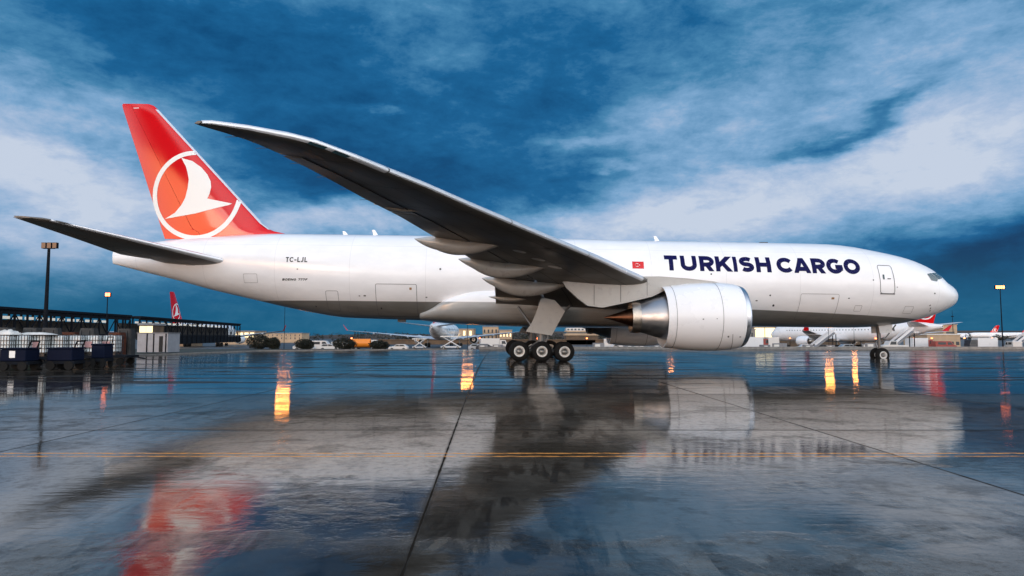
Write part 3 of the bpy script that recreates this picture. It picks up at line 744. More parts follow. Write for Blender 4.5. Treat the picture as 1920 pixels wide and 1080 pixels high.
# ---- engines
def build_engine(sd):
    V = 9.6 * sd; O = L3(19.3, V, 2.98); ax = (-1, 0, -.018)
    b = MB(); b.lathe(O, ax, [(.42, 1.60), (.9, 1.62), (1.6, 1.64), (1.6, 1.60), (1.6, 1.60)], 56)
    nac = MB(); nac.lathe(O, ax, [(1.7, 1.64), (1.2, 1.63), (.92, 1.60), (.92, 1.9), (1.1, 1.96), (1.45, 2.01), (2.1, 2.055), (3.0, 2.06), (4.0, 2.01), (4.9, 1.91), (5.48, 1.83), (5.48, 1.79), (4.9, 1.72), (4.2, 1.66)], 64, close=True)
    nac = nac.build('engine_nacelle', 'white', PLANE, smooth=35)
    b = MB(); b.lathe(O, ax, [(.92, 1.605), (.74, 1.64), (.62, 1.70), (.58, 1.76), (.62, 1.81), (.74, 1.86), (.92, 1.905), (.92, 1.7)], 64, close=True)
    b.build('intake_lip', 'lipmetal', nac, smooth=50)
    b = MB(); b.lathe(O, ax, [(1.75, .02), (1.75, 1.62), (1.9, 1.62), (1.9, .02)], 48, close=True); b.build('fan_disc', 'dark', nac)
    for k in range(22):
        a = 2 * math.pi * k / 22; c1, s1 = math.cos(a), math.sin(a); c2, s2 = math.cos(a + .22), math.sin(a + .22)
    b = MB()
    for k in range(22):
        a = 2 * math.pi * k / 22
        pts = []
        for r, tw, dx in ((.45, 0, 0), (1.0, .12, .06), (1.6, .26, .12)):
            for e in (-.09, .09):
                an = a + tw + e * (1.6 if r < .6 else 1); pts.append(O + Vector((-1.35 - dx - (.2 if e > 0 else 0), math.cos(an) * r, math.sin(an) * r)))
        b.add(pts, [(0, 1, 3, 2), (2, 3, 5, 4)])
    b.build('fan_blades', 'hub', nac)
    b = MB(); b.lathe(O, ax, [(.95, .01), (1.05, .14), (1.3, .32), (1.6, .46)], 32); b.build('spinner', 'dark', nac, smooth=50)
    b = MB(); b.lathe(O, ax, [(4.2, 1.2), (4.6, 1.36), (5.1, 1.38), (5.48, 1.32), (6.0, 1.16), (6.5, 1.0), (6.86, .90), (6.86, .8)], 56); b.build('core_cowl', 'metal', nac, smooth=40)
    b = MB(); b.lathe(O, ax, [(6.87, .80), (6.87, .955), (7.1, .965), (7.38, .93), (7.38, .89), (6.95, .80)], 48, close=True); b.build('exhaust_nozzle', 'hot', nac, smooth=30)
    b = MB(); b.lathe(O, ax, [(4.25, .6), (4.25, 1.70)], 48); b.build('bypass_duct', 'dark', nac)
    b = MB(); b.lathe(O, ax, [(6.9, .6), (7.3, .56), (7.9, .36), (8.5, .16), (8.95, .03)], 40); b.build('exhaust_plug', 'plug', nac, smooth=50)
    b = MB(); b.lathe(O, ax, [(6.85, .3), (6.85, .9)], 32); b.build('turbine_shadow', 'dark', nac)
    # cowl seams
    for s_ in (2.35, 5.0):
        b = MB(); b.lathe(O, ax, [(s_, 0), (s_, 0)], 8)
        rr = 2.068 if s_ < 3 else 1.905; b = MB(); b.lathe(O, ax, [(s_, rr), (s_ + .02, rr), (s_ + .02, rr - .03), (s_, rr - .03)], 64, close=True); b.build('cowl_seam', 'dkline', nac)
    b = MB()
    for k in range(14):
        a0 = R(-32 - k * 4.2); a1 = R(-32 - (k + 1) * 4.2); r = 2.067
        p = lambda a, dx: O + Vector((-1.75 + dx * .5 - .25 * (-32 - math.degrees(a)) / 60 * 0, -math.cos(a) * r * sd, math.sin(a) * r)) + Vector((-(a + R(32)) * .35, 0, 0))
        b.add([p(a0, 0), p(a0, .05), p(a1, .05), p(a1, 0)], [(0, 1, 2, 3)])
    b.build('latch_line', 'dkline', nac)
    for (dx, a, w_) in ((2.0, -37, .16), (3.55, -7, .09), (2.75, -6, .06), (1.25, -38, .1), (2.35, -52, .14)):
        b = MB(); r = 2.07 if dx > 1.5 else 2.03; q = R(a)
        c = O + Vector((-dx, -math.cos(q) * r * sd, math.sin(q) * r)); tz = Vector((0, math.sin(q) * sd, math.cos(q)))
        b.add([c + Vector((w_ * i / 2, 0, 0)) + tz * (w_ * j / 3) for i, j in ((-1, -1), (1, -1), (1, 1), (-1, 1))], [(0, 1, 2, 3)]); b.build('placard', 'dkline', nac)
    # pylon: a tapered strut from nacelle crown to the wing underside
    prof = [(20.9, 4.9), (21.6, 5.08), (23.2, 5.22), (25.0, 5.33), (26.2, 5.30), (27.5, 5.1), (30.8, 4.95), (30.6, 4.6), (29.9, 3.95), (29.3, 3.5), (28.4, 3.4), (26.75, 3.76), (25.4, 4.1), (24.6, 4.5), (22.5, 4.8)]
    wd = lambda u: .06 + .26 * min(1, max(0, (u - 20.7) / 1.8)) * (1 - max(0, (u - 28.2) / 3.2) ** 1.3 * .8)
    b = MB(); n = len(prof)
    b.v = [L3(u, V + s_ * wd(u), w) for s_ in (1, -1) for u, w in prof]
    b.f = [tuple(range(n)), tuple(range(2 * n - 1, n - 1, -1))] + [(k, (k + 1) % n, n + (k + 1) % n, n + k) for k in range(n)]
    b.build('pylon', 'pod', PLANE, smooth=25)
    for uu_, za, zb2 in ((25.7, 4.15, 5.2), (27.3, 3.75, 5.0), (28.9, 3.55, 4.75)):
        b = MB(); yv = V + sd * (wd(uu_) + .004); b.add([L3(uu_, yv, za), L3(uu_ + .03, yv, za), L3(uu_ + .03, yv, zb2), L3(uu_, yv, zb2)], [(0, 1, 2, 3)]); b.build('pylon_seam', 'dkline', nac)
    return nac
build_engine(1); build_engine(-1)

# ---- fin with emblem
FT = [(7.9, 49.35, 59.03), (9.0, 50.35, 59.43), (9.2, 51.3, 59.52), (9.45, 51.86, 59.6), (18.2, 60.18, 62.77), (18.5, 60.5, 62.85), (18.62, 60.85, 62.8)]
def fin_half(u, z):
    ul = float(np.interp(z, [r[0] for r in FT], [r[1] for r in FT])); ut = float(np.interp(z, [r[0] for r in FT], [r[2] for r in FT]))
    c = min(1, max(0, (u - ul) / (ut - ul))); t = np.interp(z, [8, 9.4, 18.2, 18.6], [.9, .82, .34, .12])
    return thick(c) * t / 2
def fin_piece(c0, c1, z0, z1, nc=12):
    b = MB(); zs = sorted(set([z0, z1] + [r[0] for r in FT if z0 < r[0] < z1] + [z0 + (z1 - z0) * k / 10 for k in range(11)]))
    rings = []
    for z in zs:
        ul = float(np.interp(z, [r[0] for r in FT], [r[1] for r in FT])); ut = float(np.interp(z, [r[0] for r in FT], [r[2] for r in FT]))
        cs = [c0 + (c1 - c0) * ((k / nc) ** (1.7 if c0 == 0 else 1)) for k in range(nc + 1)]
        U = [ul + (ut - ul) * c for c in cs]
        a = [L3(u, fin_half(u, z), z) for u in U]; bb = [L3(u, -fin_half(u, z), z) for u in reversed(U)]
        rings.append(a + (bb[:-1] if c0 == 0 else bb))
    b.loft(rings); return b
fin = fin_piece(0, .70, 7.9, 18.62).build('tail_fin', 'red', PLANE, smooth=40)
rud = fin_piece(.704, 1, 8.5, 18.62).build('rudder', 'red', fin, smooth=40)
b = MB()
zs = [9.3 + (18.2 - 9.3) * k / 20 for k in range(21)]
for i in range(20):
    q = []
    for z in (zs[i], zs[i + 1]):
        ul = float(np.interp(z, [r[0] for r in FT], [r[1] for r in FT]))
        q.append([L3(ul + d, (1 if s_ > 0 else -1) * (fin_half(ul + d, z) + .012) if d else 0, z) + (Vector((.02, 0, 0)) if not d else Vector()) for s_, d in ((1, .16), (1, .05), (1, 0), (-1, .05), (-1, .16))])
    n = 5; b.add(q[0] + q[1], [(k, k + 1, n + k + 1, n + k) for k in range(4)])
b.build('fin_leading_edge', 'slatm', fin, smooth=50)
fsf = lambda u, z, o: L3(u, fin_half(u, z) + .012 + o, z)
cx, cz, rr = 56.98, 11.78, 3.12
ring = []
for a in range(0, 361, 2):
    u, z = cx + rr * math.cos(R(a)), cz + rr * 1.02 * math.sin(R(a)); ring.append((u, z))
seg = [q for q in ribbon(ring, .33)]
def in_fin(q):
    z = sum(p[1] for p in q) / 4; u = sum(p[0] for p in q) / 4
    ul = np.interp(z, [r[0] for r in FT], [r[1] for r in FT]); ut = np.interp(z, [r[0] for r in FT], [r[2] for r in FT])
    return ul + .03 < min(p[0] for p in q) + .10 and ul + .06 < u < ut - .04 and z > FUS.top(u) - .25
decal([q for q in seg if in_fin(q)], 'emblem_ring', 'rimw', fin, fsf, .4)
bird = [(58.18, 14.52), (57.39, 14.31), (56.72, 13.85), (56.25, 13.33), (55.97, 12.8), (55.9, 12.35), (55.99, 11.87), (56.14, 11.5), (56.35, 11.24), (54.34, 11.16), (54.53, 11.05), (55.69, 10.74), (56.96, 10.39), (59.27, 9.98), (58.52, 10.43), (58.03, 11.04), (57.77, 11.57), (57.63, 12.24), (57.57, 12.9), (57.68, 13.43), (57.83, 13.9), (58.04, 14.25)]
decal([bird], 'emblem_bird', 'rimw', fin, fsf, .3)
decal([[(61.55, 18.25), (61.95, 18.25), (61.95, 18.3), (61.55, 18.3)]], 'fin_placard', 'rimw', fin, fsf)

# ---- tailplane
HT = [(.6, 52.5, 6.5, 60.6, 6.85, .85), (2.0, 53.9, 6.72, 61.1, 7.0, .72), (6.0, 57.2, 7.38, 62.1, 7.62, .46), (10.0, 60.5, 8.04, 63.0, 8.18, .25), (10.5, 61.0, 8.12, 63.12, 8.24, .2), (10.76, 61.8, 8.18, 63.2, 8.27, .1)]
for sd in (1, -1):
    S = Surf(HT, lambda v, u, z, n, sd=sd: L3(u, sd * v, z + n), -.05)
    hs = S.piece(.6, 10.76, 0, .70).build('tailplane', 'greypaint', PLANE, smooth=35)
    S.piece(2.3, 10.4, .715, 1.0, 6).build('elevator', 'greypaint', hs, smooth=35)
    b = MB(); cs = [.05, .02, .004, 0]; vs = [2.2 + 8.2 * k / 8 for k in range(9)]
    rings = [[S.pt(v, c, False, .012) + Vector((.012 if c < .01 else 0, 0, 0)) for c in cs] + [S.pt(v, c, True, .012) + Vector((.012 if c < .01 else 0, 0, 0)) for c in (.004, .02, .06)] for v in vs]
    n = len(rings[0])
    for i in range(8): b.add(rings[i] + rings[i + 1], [(k, k + 1, n + k + 1, n + k) for k in range(n - 1)])
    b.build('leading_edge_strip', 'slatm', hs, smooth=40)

# ---- landing gear
def wheel(parent, c, R_, w, sd, rim_r, nm='tyre'):
    """c = centre, axle along local y"""
    b = MB(); r0 = rim_r
    b.lathe(Vector(c) - Vector((0, w / 2, 0)), (0, 1, 0), [(.03, r0), (0, r0 + .05), (.01, R_ * .72), (.05, R_ * .9), (.12, R_ * .98), (w * .38, R_), (w * .62, R_), (w - .12, R_ * .98), (w - .05, R_ * .9), (w - .01, R_ * .72), (w, r0 + .05), (w - .03, r0)], 40, close=True)
    t = b.build(nm, 'tyre', parent, smooth=50)
    for s_ in (1, -1):
        o = Vector(c) + Vector((0, s_ * (w / 2 - .03), 0))
        b = MB(); b.lathe(o, (0, s_, 0), [(-.08, r0 * .80), (.0, r0 * .82), (.03, r0 * .86), (.035, r0 * .97), (.02, r0 * 1.02), (-.08, r0 * 1.02)], 36); b.build('wheel_rim', 'rimw', parent, smooth=30)
        b = MB(); b.lathe(o, (0, s_, 0), [(-.08, r0 * .60), (-.04, r0 * .56), (.04, r0 * .42), (.09, r0 * .22), (.10, .005)], 24); b.build('wheel_hub', 'hub', parent, smooth=30)
def main_gear(sd):
    V = 5.49 * sd
    b = MB(); cy = -V
    b.tube((0, cy, .66), (.0, cy, 1.35), .17, .17, 20); b.tube((0, cy, 1.3), (.05, cy, 3.9), .24, .26, 20)
    b.tube((-1.47, cy, .66), (1.47, cy, .66), .16, .16, 14)
    for x in (-1.47, 0, 1.47): b.tube((x, cy - .9, .66), (x, cy + .9, .66), .10, .10, 12)
    b.tube((.1, cy, 1.5), (1.9, cy, 3.7), .07, .07, 10); b.tube((-.1, cy, 1.6), (-1.5, cy + .9 * sd, 3.6), .09, .09, 10)
    b.tube((0, cy, 1.4), (-1.0, cy, .8), .06, .06, 8); b.bar((.22, cy, 1.1), (.45, cy, 1.6), .08); b.bar((.45, cy, 1.6), (.24, cy, 2.0), .08)
    b.tube((.2, cy - .1, .9), (.28, cy - .12, 2.8), .025, .025, 6); b.tube((-.2, cy - .1, .8), (-.28, cy - .12, 2.6), .02, .02, 6)
    g = b.build('main_landing_gear', 'strut', PLANE, smooth=40)
    for x in (-1.47, 0, 1.47):
        for dv in (.7, -.7): wheel(g, (x, cy + dv, .655), .66, .50, sd, .345)
    # leg door
    poly = [(31.62, 4.15), (30.95, 4.0), (30.27, 3.30), (31.12, 1.70), (32.82, 1.93), (32.45, 2.5), (32.2, 3.06), (31.85, 4.1)]
    b = MB(); b.prism([L3(u, V + sd * .62 + sd * (w - 3) * .05, w) for u, w in poly], (0, .05, 0)); b.build('gear_door', 'pod', g)
    # open bay
    b = MB(); pass
    return g
main_gear(1); main_gear(-1)
b = MB(); x = PIV - 5.9
b.tube((x, 0, .53), (x, 0, 1.4), .09, .09, 16); b.tube((x, 0, 1.3), (x - .05, 0, 3.0), .14, .15, 16); b.tube((x, -.45, .53), (x, .45, .53), .07, .07, 12)
b.tube((x + .1, 0, 1.35), (x + 1.3, 0, 2.8), .05, .05, 8); b.bar((x - .12, 0, 1.0), (x - .32, 0, 1.35), .06); b.bar((x - .32, 0, 1.35), (x - .14, 0, 1.7), .06)
b.tube((x + .12, .25, 1.75), (x + .3, .25, 1.75), .09, .09, 12); b.tube((x + .12, -.25, 1.75), (x + .3, -.25, 1.75), .09, .09, 12); b.bar((x + .1, -.3, 1.7), (x + .1, .3, 1.7), .05)
ng = b.build('nose_landing_gear', 'strut', PLANE, smooth=40)
for dv in (.36, -.36): wheel(ng, (x, dv, .53), .535, .36, 1, .27)
for s_ in (1, -1):
    b = MB(); b.prism([(x - .3, s_ * .5, 2.75), (x + .75, s_ * .5, 2.8), (x + .65, s_ * .56, 2.2), (x - .25, s_ * .56, 2.15)], (0, .04, 0)); b.build('nose_gear_door', 'belly', ng)

# ================================================================== surroundings
TH = R(4.022)
def at(px, py, Y):
    """point at distance Y seen at (px, py) of the 1920x1080 photograph"""
    a = (px - 960) / 1280; b = (540 - py) / 1280
    d = Vector((a, math.cos(TH) - b * math.sin(TH), math.sin(TH) + b * math.cos(TH)))
    return Vector((0, 0, 1.66)) + d * (Y / d.y)
def gz(Y): return float(np.interp(Y, [84, 84.2, 130, 175], [0, -.12, -1.2, -2]))

M['cream'] = mat('cream_render', (.40, .29, .19), .8, vary=.15, vscale=.3)
M['brownwall'] = mat('brown_wall', (.10, .065, .04), .85, vary=.35, vscale=.4)
M['whitevan'] = mat('white_van_paint', (.58, .55, .52), .35, coat=.3)
M['silver'] = mat('silver_car_paint', (.35, .36, .38), .3, .4, coat=.3)
M['darkcar'] = mat('dark_car_paint', (.03, .03, .035), .3, coat=.4)
M['orange'] = mat('orange_tank_paint', (.75, .22, .02), .4)
M['redcar'] = mat('red_vehicle_paint', (.26, .03, .02), .35)
M['blue'] = mat('dark_blue_cart_paint', (.004, .007, .020), .6, ior=1.15)
M['foliage'] = mat('dark_foliage', (.012, .014, .007), .8, vary=.5, vscale=3.)
M['hill'] = mat('brown_hillside', (.035, .022, .014), .95, vary=.5, vscale=.02)
M['grass'] = mat('dark_wet_grass', (.018, .022, .012), .8, vary=.5, vscale=1.)
M['plastic'] = mat('translucent_white_tank', (.72, .78, .80), .35, vary=.08, vscale=2.)
M['cage'] = mat('galvanised_cage', (.025, .027, .03), .4, .5)
M['cloth'] = mat('white_tarpaulin', (.62, .60, .56), .7, vary=.15, vscale=3.)
M['pinkpanel'] = mat('faded_pink_placard', (.42, .24, .24), .6)
M['lamp'] = mat('sodium_lamp', (1, .6, .3), .4, emit=(1, .36, .075), estr=30)
M['lampw'] = mat('floodlight_lens', (1, .8, .6), .4, emit=(1, .33, .055), estr=60)
M['winlit'] = mat('lit_window', (.8, .6, .3), .4, emit=(1, .78, .45), estr=1.3)
M['hanglit'] = mat('lit_hall_interior', (.8, .7, .4), .5, emit=(1, .80, .46), estr=1.1)
M['coollit'] = mat('cool_lit_glazing', (.6, .7, .8), .4, emit=(.9, .88, .8), estr=.6)
M['lampnear'] = mat('peach_floodlight', (1, .5, .3), .4, emit=(1, .155, .03), estr=9)
M['windark'] = mat('dark_window', (.03, .035, .04), .15)
M['roofgrey'] = mat('grey_roof_sheet', (.20, .20, .21), .6, vary=.2, vscale=.5)
M['teal'] = mat('teal_paint', (.02, .18, .22), .5)
M['gravel'] = M['concrete']

# ---- verge, kerb and barrier at the apron edge
b = MB(); b.v = [(-31.6, 48, .05), (-31.4, 56.3, .05), (-27.4, 73.8, .05), (-8, 84, .05), (-8, 86, .05), (-260, 86, .05), (-260, 48, .05)]
b.f = [tuple(range(7))]; tag(b.build('grass_verge', 'grass'), kind='structure')
b = MB()
for p, q in (((-31.6, 48), (-31.4, 56.3)), ((-31.4, 56.3), (-27.4, 73.8)), ((-27.4, 73.8), (-8, 84))):
    b.bar((p[0], p[1], .05), (q[0], q[1], .05), .22, .16)
tag(b.build('kerb', 'concrete'), kind='structure')
b = MB(); b.box(-4, 140, 83.5, 83.85, 0, .36); b.box(-4, 140, 83.4, 83.95, 0, .1)
bar_ = b.build('concrete_barrier', 'concrete', bevel=.03); tag(bar_, 'low brown-grey concrete barrier along the far right apron edge', 'barrier')
b = MB(); b.box(-4, 140, 110, 122, -1.3, -.9)
tag(b.build('service_road', mat('tan_service_road', (.20, .11, .07), .6, vary=.3, vscale=.2)), kind='structure')

# ---- bushes
def leaf_ball(b, c, rx, ry, rz, n, s, rnd):
    for _ in range(n):
        while True:
            p = Vector((rnd.uniform(-1, 1), rnd.uniform(-1, 1), rnd.uniform(-1, 1)))
            if .25 < p.length < 1: break
        p = p.normalized() * (p.length ** .4)
        o = Vector((c[0] + p.x * rx, c[1] + p.y * ry, c[2] + p.z * rz))
        d1 = Vector((rnd.gauss(0, 1), rnd.gauss(0, 1), rnd.gauss(0, 1))).normalized() * s
        d2 = Vector((rnd.gauss(0, 1), rnd.gauss(0, 1), rnd.gauss(0, 1))).normalized() * s
        if rnd.random() < .12: o = o + (o - Vector(c)) * rnd.uniform(.05, .22)
        b.add([o - d1, o + d1 * .8 + d2 * .4, o + d2], [(0, 1, 2)])
rb = random.Random(3)
for (px0, px1, ptop, lab) in ((462, 505, 627, 'largest dark round bush at the apron edge, leftmost in the row'), (500, 524, 633, 'small dark bush touching the right side of the largest bush'),
                              (553, 588, 636, 'dark round bush left of the parked white vans'), (623, 666, 634, 'wide dark bush between the white vans and the orange tanker'),
                              (693, 729, 639, 'low dark bush just right of the orange tanker')):
    Y = 85.5; A = at(px0, 657, Y); B_ = at(px1, 657, Y); T_ = at(px0, ptop, Y)
    w = (B_.x - A.x) / 2; h = T_.z - .02; cx_ = (A.x + B_.x) / 2
    e = empty('round_bush', (cx_, Y, 0), 0, lab, 'bush', 'round bushes along the apron edge')
    b = MB(); leaf_ball(b, (0, 0, h * .52), w, w * .8, h * .5, 1500, .13, rb); leaf_ball(b, (w * .2, 0, h * .45), w * .75, w * .6, h * .42, 500, .2, rb); b.build('foliage', 'foliage', e)
    b = MB(); b.tube((0, 0, -.1), (.05, 0, h * .5), .09, .05, 7); b.tube((0, 0, .1), (w * .4, 0, h * .55), .05, .03, 6); b.build('trunk', 'brownwall', e)

# ---- far treeline and hills
b = MB(); rt = random.Random(11)
for k in range(260):
    X = rt.uniform(-620, 560); Y = rt.uniform(560, 700); h = rt.uniform(3.2, 6.2) * (1.35 if -170 < X * 600 / Y < -95 else 1)
    leaf_ball(b, (X, Y, -2 + h * .5), rt.uniform(3, 8), 3, h * .55, 60, 1.1, rt)
tag(b.build('distant_treeline', 'foliage'), 'dark far-off belt of trees along the horizon', 'trees', kind='stuff')
def ridge(name, Y, x0, x1, f, m, n=90):
    b = MB(); xs = [x0 + (x1 - x0) * k / n for k in range(n + 1)]
    b.v = [(x, Y, -3) for x in xs] + [(x, Y + 60, -2 + f(x)) for x in xs] + [(x, Y + 260, -2 + f(x) * 1.15) for x in xs] + [(x, Y + 700, -3) for x in xs]
    for r in range(3): b.f += [(r * (n + 1) + k, r * (n + 1) + k + 1, (r + 1) * (n + 1) + k + 1, (r + 1) * (n + 1) + k) for k in range(n)]
    o = b.build(name, m, smooth=60); tag(o, kind='structure')
ridge('hill', 900, -1300, 1300, lambda x: 5.5 + 3.0 * math.sin(x * .006 + 1) + 1.5 * math.sin(x * .021) + (7 if x > 480 else 0) * min(1, (x - 480) / 120 if x > 480 else 0), 'hill')

# ---- buildings
def building(name, px0, px1, ptop, Y, dep, wallm, rows, winm, lab, cat='building', roof='roofgrey', frac=.55, nwin=None, rz=0, zb=None):
    A = at(px0, ptop, Y); B_ = at(px1, ptop, Y); z0 = gz(Y) - .1 if zb is None else zb; W = B_.x - A.x; H = A.z - z0
    e = empty(name, ((A.x + B_.x) / 2, Y, z0), rz, lab, cat)
    b = MB(); b.box(-W / 2, W / 2, 0, dep, 0, H - .35); b.build('wall', wallm, e)
    b = MB(); b.box(-W / 2 - .25, W / 2 + .25, -.25, dep + .25, H - .345, H); b.build('roof', roof, e)
    for (f0, f1, n, mm) in rows:
        n = n or max(2, int(W / 3)); s_ = W / n
        for k in range(n):
            b = MB(); b.box(-W / 2 + s_ * (k + .5 - frac / 2), -W / 2 + s_ * (k + .5 + frac / 2), -.06, .02, H * f0, H * f1); b.build('window', mm or winm, e)
    return e, W, H
building('terminal_hall', 1414, 1512, 612, 250, 20, 'cream', [(.46, .93, 5, None)], 'hanglit', 'brightly lit cream terminal hall seen under the forward fuselage', frac=.92)
e, W, H = building('service_building', 1392, 1416, 617, 246, 12, 'concrete', [(.55, .8, 2, None)], 'windark', 'small grey service building at the left end of the lit hall', frac=.3)
building('perimeter_wall', 1440, 1660, 635, 236, 1.0, 'brownwall', [], 'windark', 'long dark brown wall in front of the lit terminal hall', 'wall', roof='brownwall')
building('white_tent_hall', 1388, 1440, 637, 205, 14, 'cloth', [], 'windark', 'white sloping storage tent beside the engine', 'tent', roof='cloth')
building('cargo_terminal', 853, 888, 616, 330, 18, 'cream', [(.55, .85, 3, None)], 'winlit', 'cream cargo building directly right of the tail-on airliner', frac=.35)
building('office_block', 905, 934, 612, 345, 16, 'cream', [(.3, .5, 4, None), (.62, .82, 4, None)], 'windark', 'cream office block with a dark middle bay, left of the main wheels', frac=.4)
building('annex_building', 936, 960, 618, 338, 12, 'cream', [(.5, .75, 4, None)], 'winlit', 'low pink-cream annex just right of the cream office block', frac=.4)
building('boundary_wall', 700, 1140, 636, 300, 1.2, 'brownwall', [], 'windark', 'long brown boundary wall behind the vehicles and the tail-on airliner', 'wall', roof='brownwall')
building('apartment_row', 482, 566, 624, 380, 14, 'cream', [(.35, .55, 10, None), (.65, .85, 10, None)], 'windark', 'low cream building behind the dark bushes', frac=.3)
building('lit_depot', 405, 478, 620, 300, 14, 'cream', [(.5, .86, 7, 'hanglit')], 'hanglit', 'glowing cream depot at the far end of the steel pier', frac=.7)
# rounded stepped control building with bands of windows
Y = 300; A = at(1062, 618, Y); B_ = at(1123, 618, Y); z0 = gz(Y) - .1
e = empty('rounded_building', ((A.x + B_.x) / 2, Y, z0), 0, 'cream stepped building with rounded end and window bands, right of the gear door', 'building')
W = B_.x - A.x
def rounded(b, x0, x1, y0, y1, za, zb_, r):
    o = [(x0, y0), (x1 - r, y0)] + [(x1 - r + r * math.sin(R(k * 15)), y0 + r - r * math.cos(R(k * 15))) for k in range(1, 7)] + [(x1, y1), (x0, y1)]
    b.prism([(x, y, za) for x, y in o], (0, 0, zb_ - za)); return b
rounded(MB(), -W / 2, W / 2, 0, 14, 0, 4.0, 1.6).build('wall', 'brownwall', e)
rounded(MB(), -W / 2 - .3, W / 2 + .2, -.3, 14, 4.005, 4.9, 1.8).build('wall', 'cream', e)
rounded(MB(), -W / 2, W / 2 - .4, 0, 14, 4.905, 5.5, 1.6).build('window', 'windark', e)
rounded(MB(), -W / 2, W / 2 - 1.2, -.1, 13, 5.505, 6.1, 1.8).build('wall', 'cream', e)
for k in range(6):
    b = MB(); x = -W / 2 + .4 + k * W * .11; b.box(x, x + W * .06, -.05, .4, 6.3, 6.95); b.build('window', 'windark', e)
b = MB(); b.box(-W / 2, W * .17, .05, 10, 6.105, 7.3); b.build('wall', 'whitevan', e)
b = MB(); b.box(-W * .2, W * .1, 3, 8, 7.305, 8.1); b.tube((-W * .18, 4, 7.3), (-W * .18, 4, 9.6), .08, .05, 6); b.build('roof_plant', 'roofgrey', e)
# cream terminal right of the nose, with canopy
building('terminal_block', 1768, 1794, 607, 262, 16, 'cream', [(.55, .64, 1, None)], 'windark', 'pale cream terminal block below the nose cone, beside the right-hand airliner', frac=.6)
building('canopy_hall', 1738, 1800, 626, 230, 14, 'cream', [(.16, .42, 6, 'windark')], 'windark', 'lower cream hall with a light canopy, in front of the pale terminal block', frac=.6, roof='cloth')
b = MB(); p = at(1786, 600, 258); b.tube((p.x, 258, 3), (p.x, 258, p.z + 3.6), .14, .05, 8); b.box(p.x - .5, p.x + .5, 257.9, 258.1, p.z + 1.2, p.z + 1.5)
tag(b.build('radio_mast', 'steel'), 'thin radio mast standing on the pale terminal block right of the nose', 'mast')

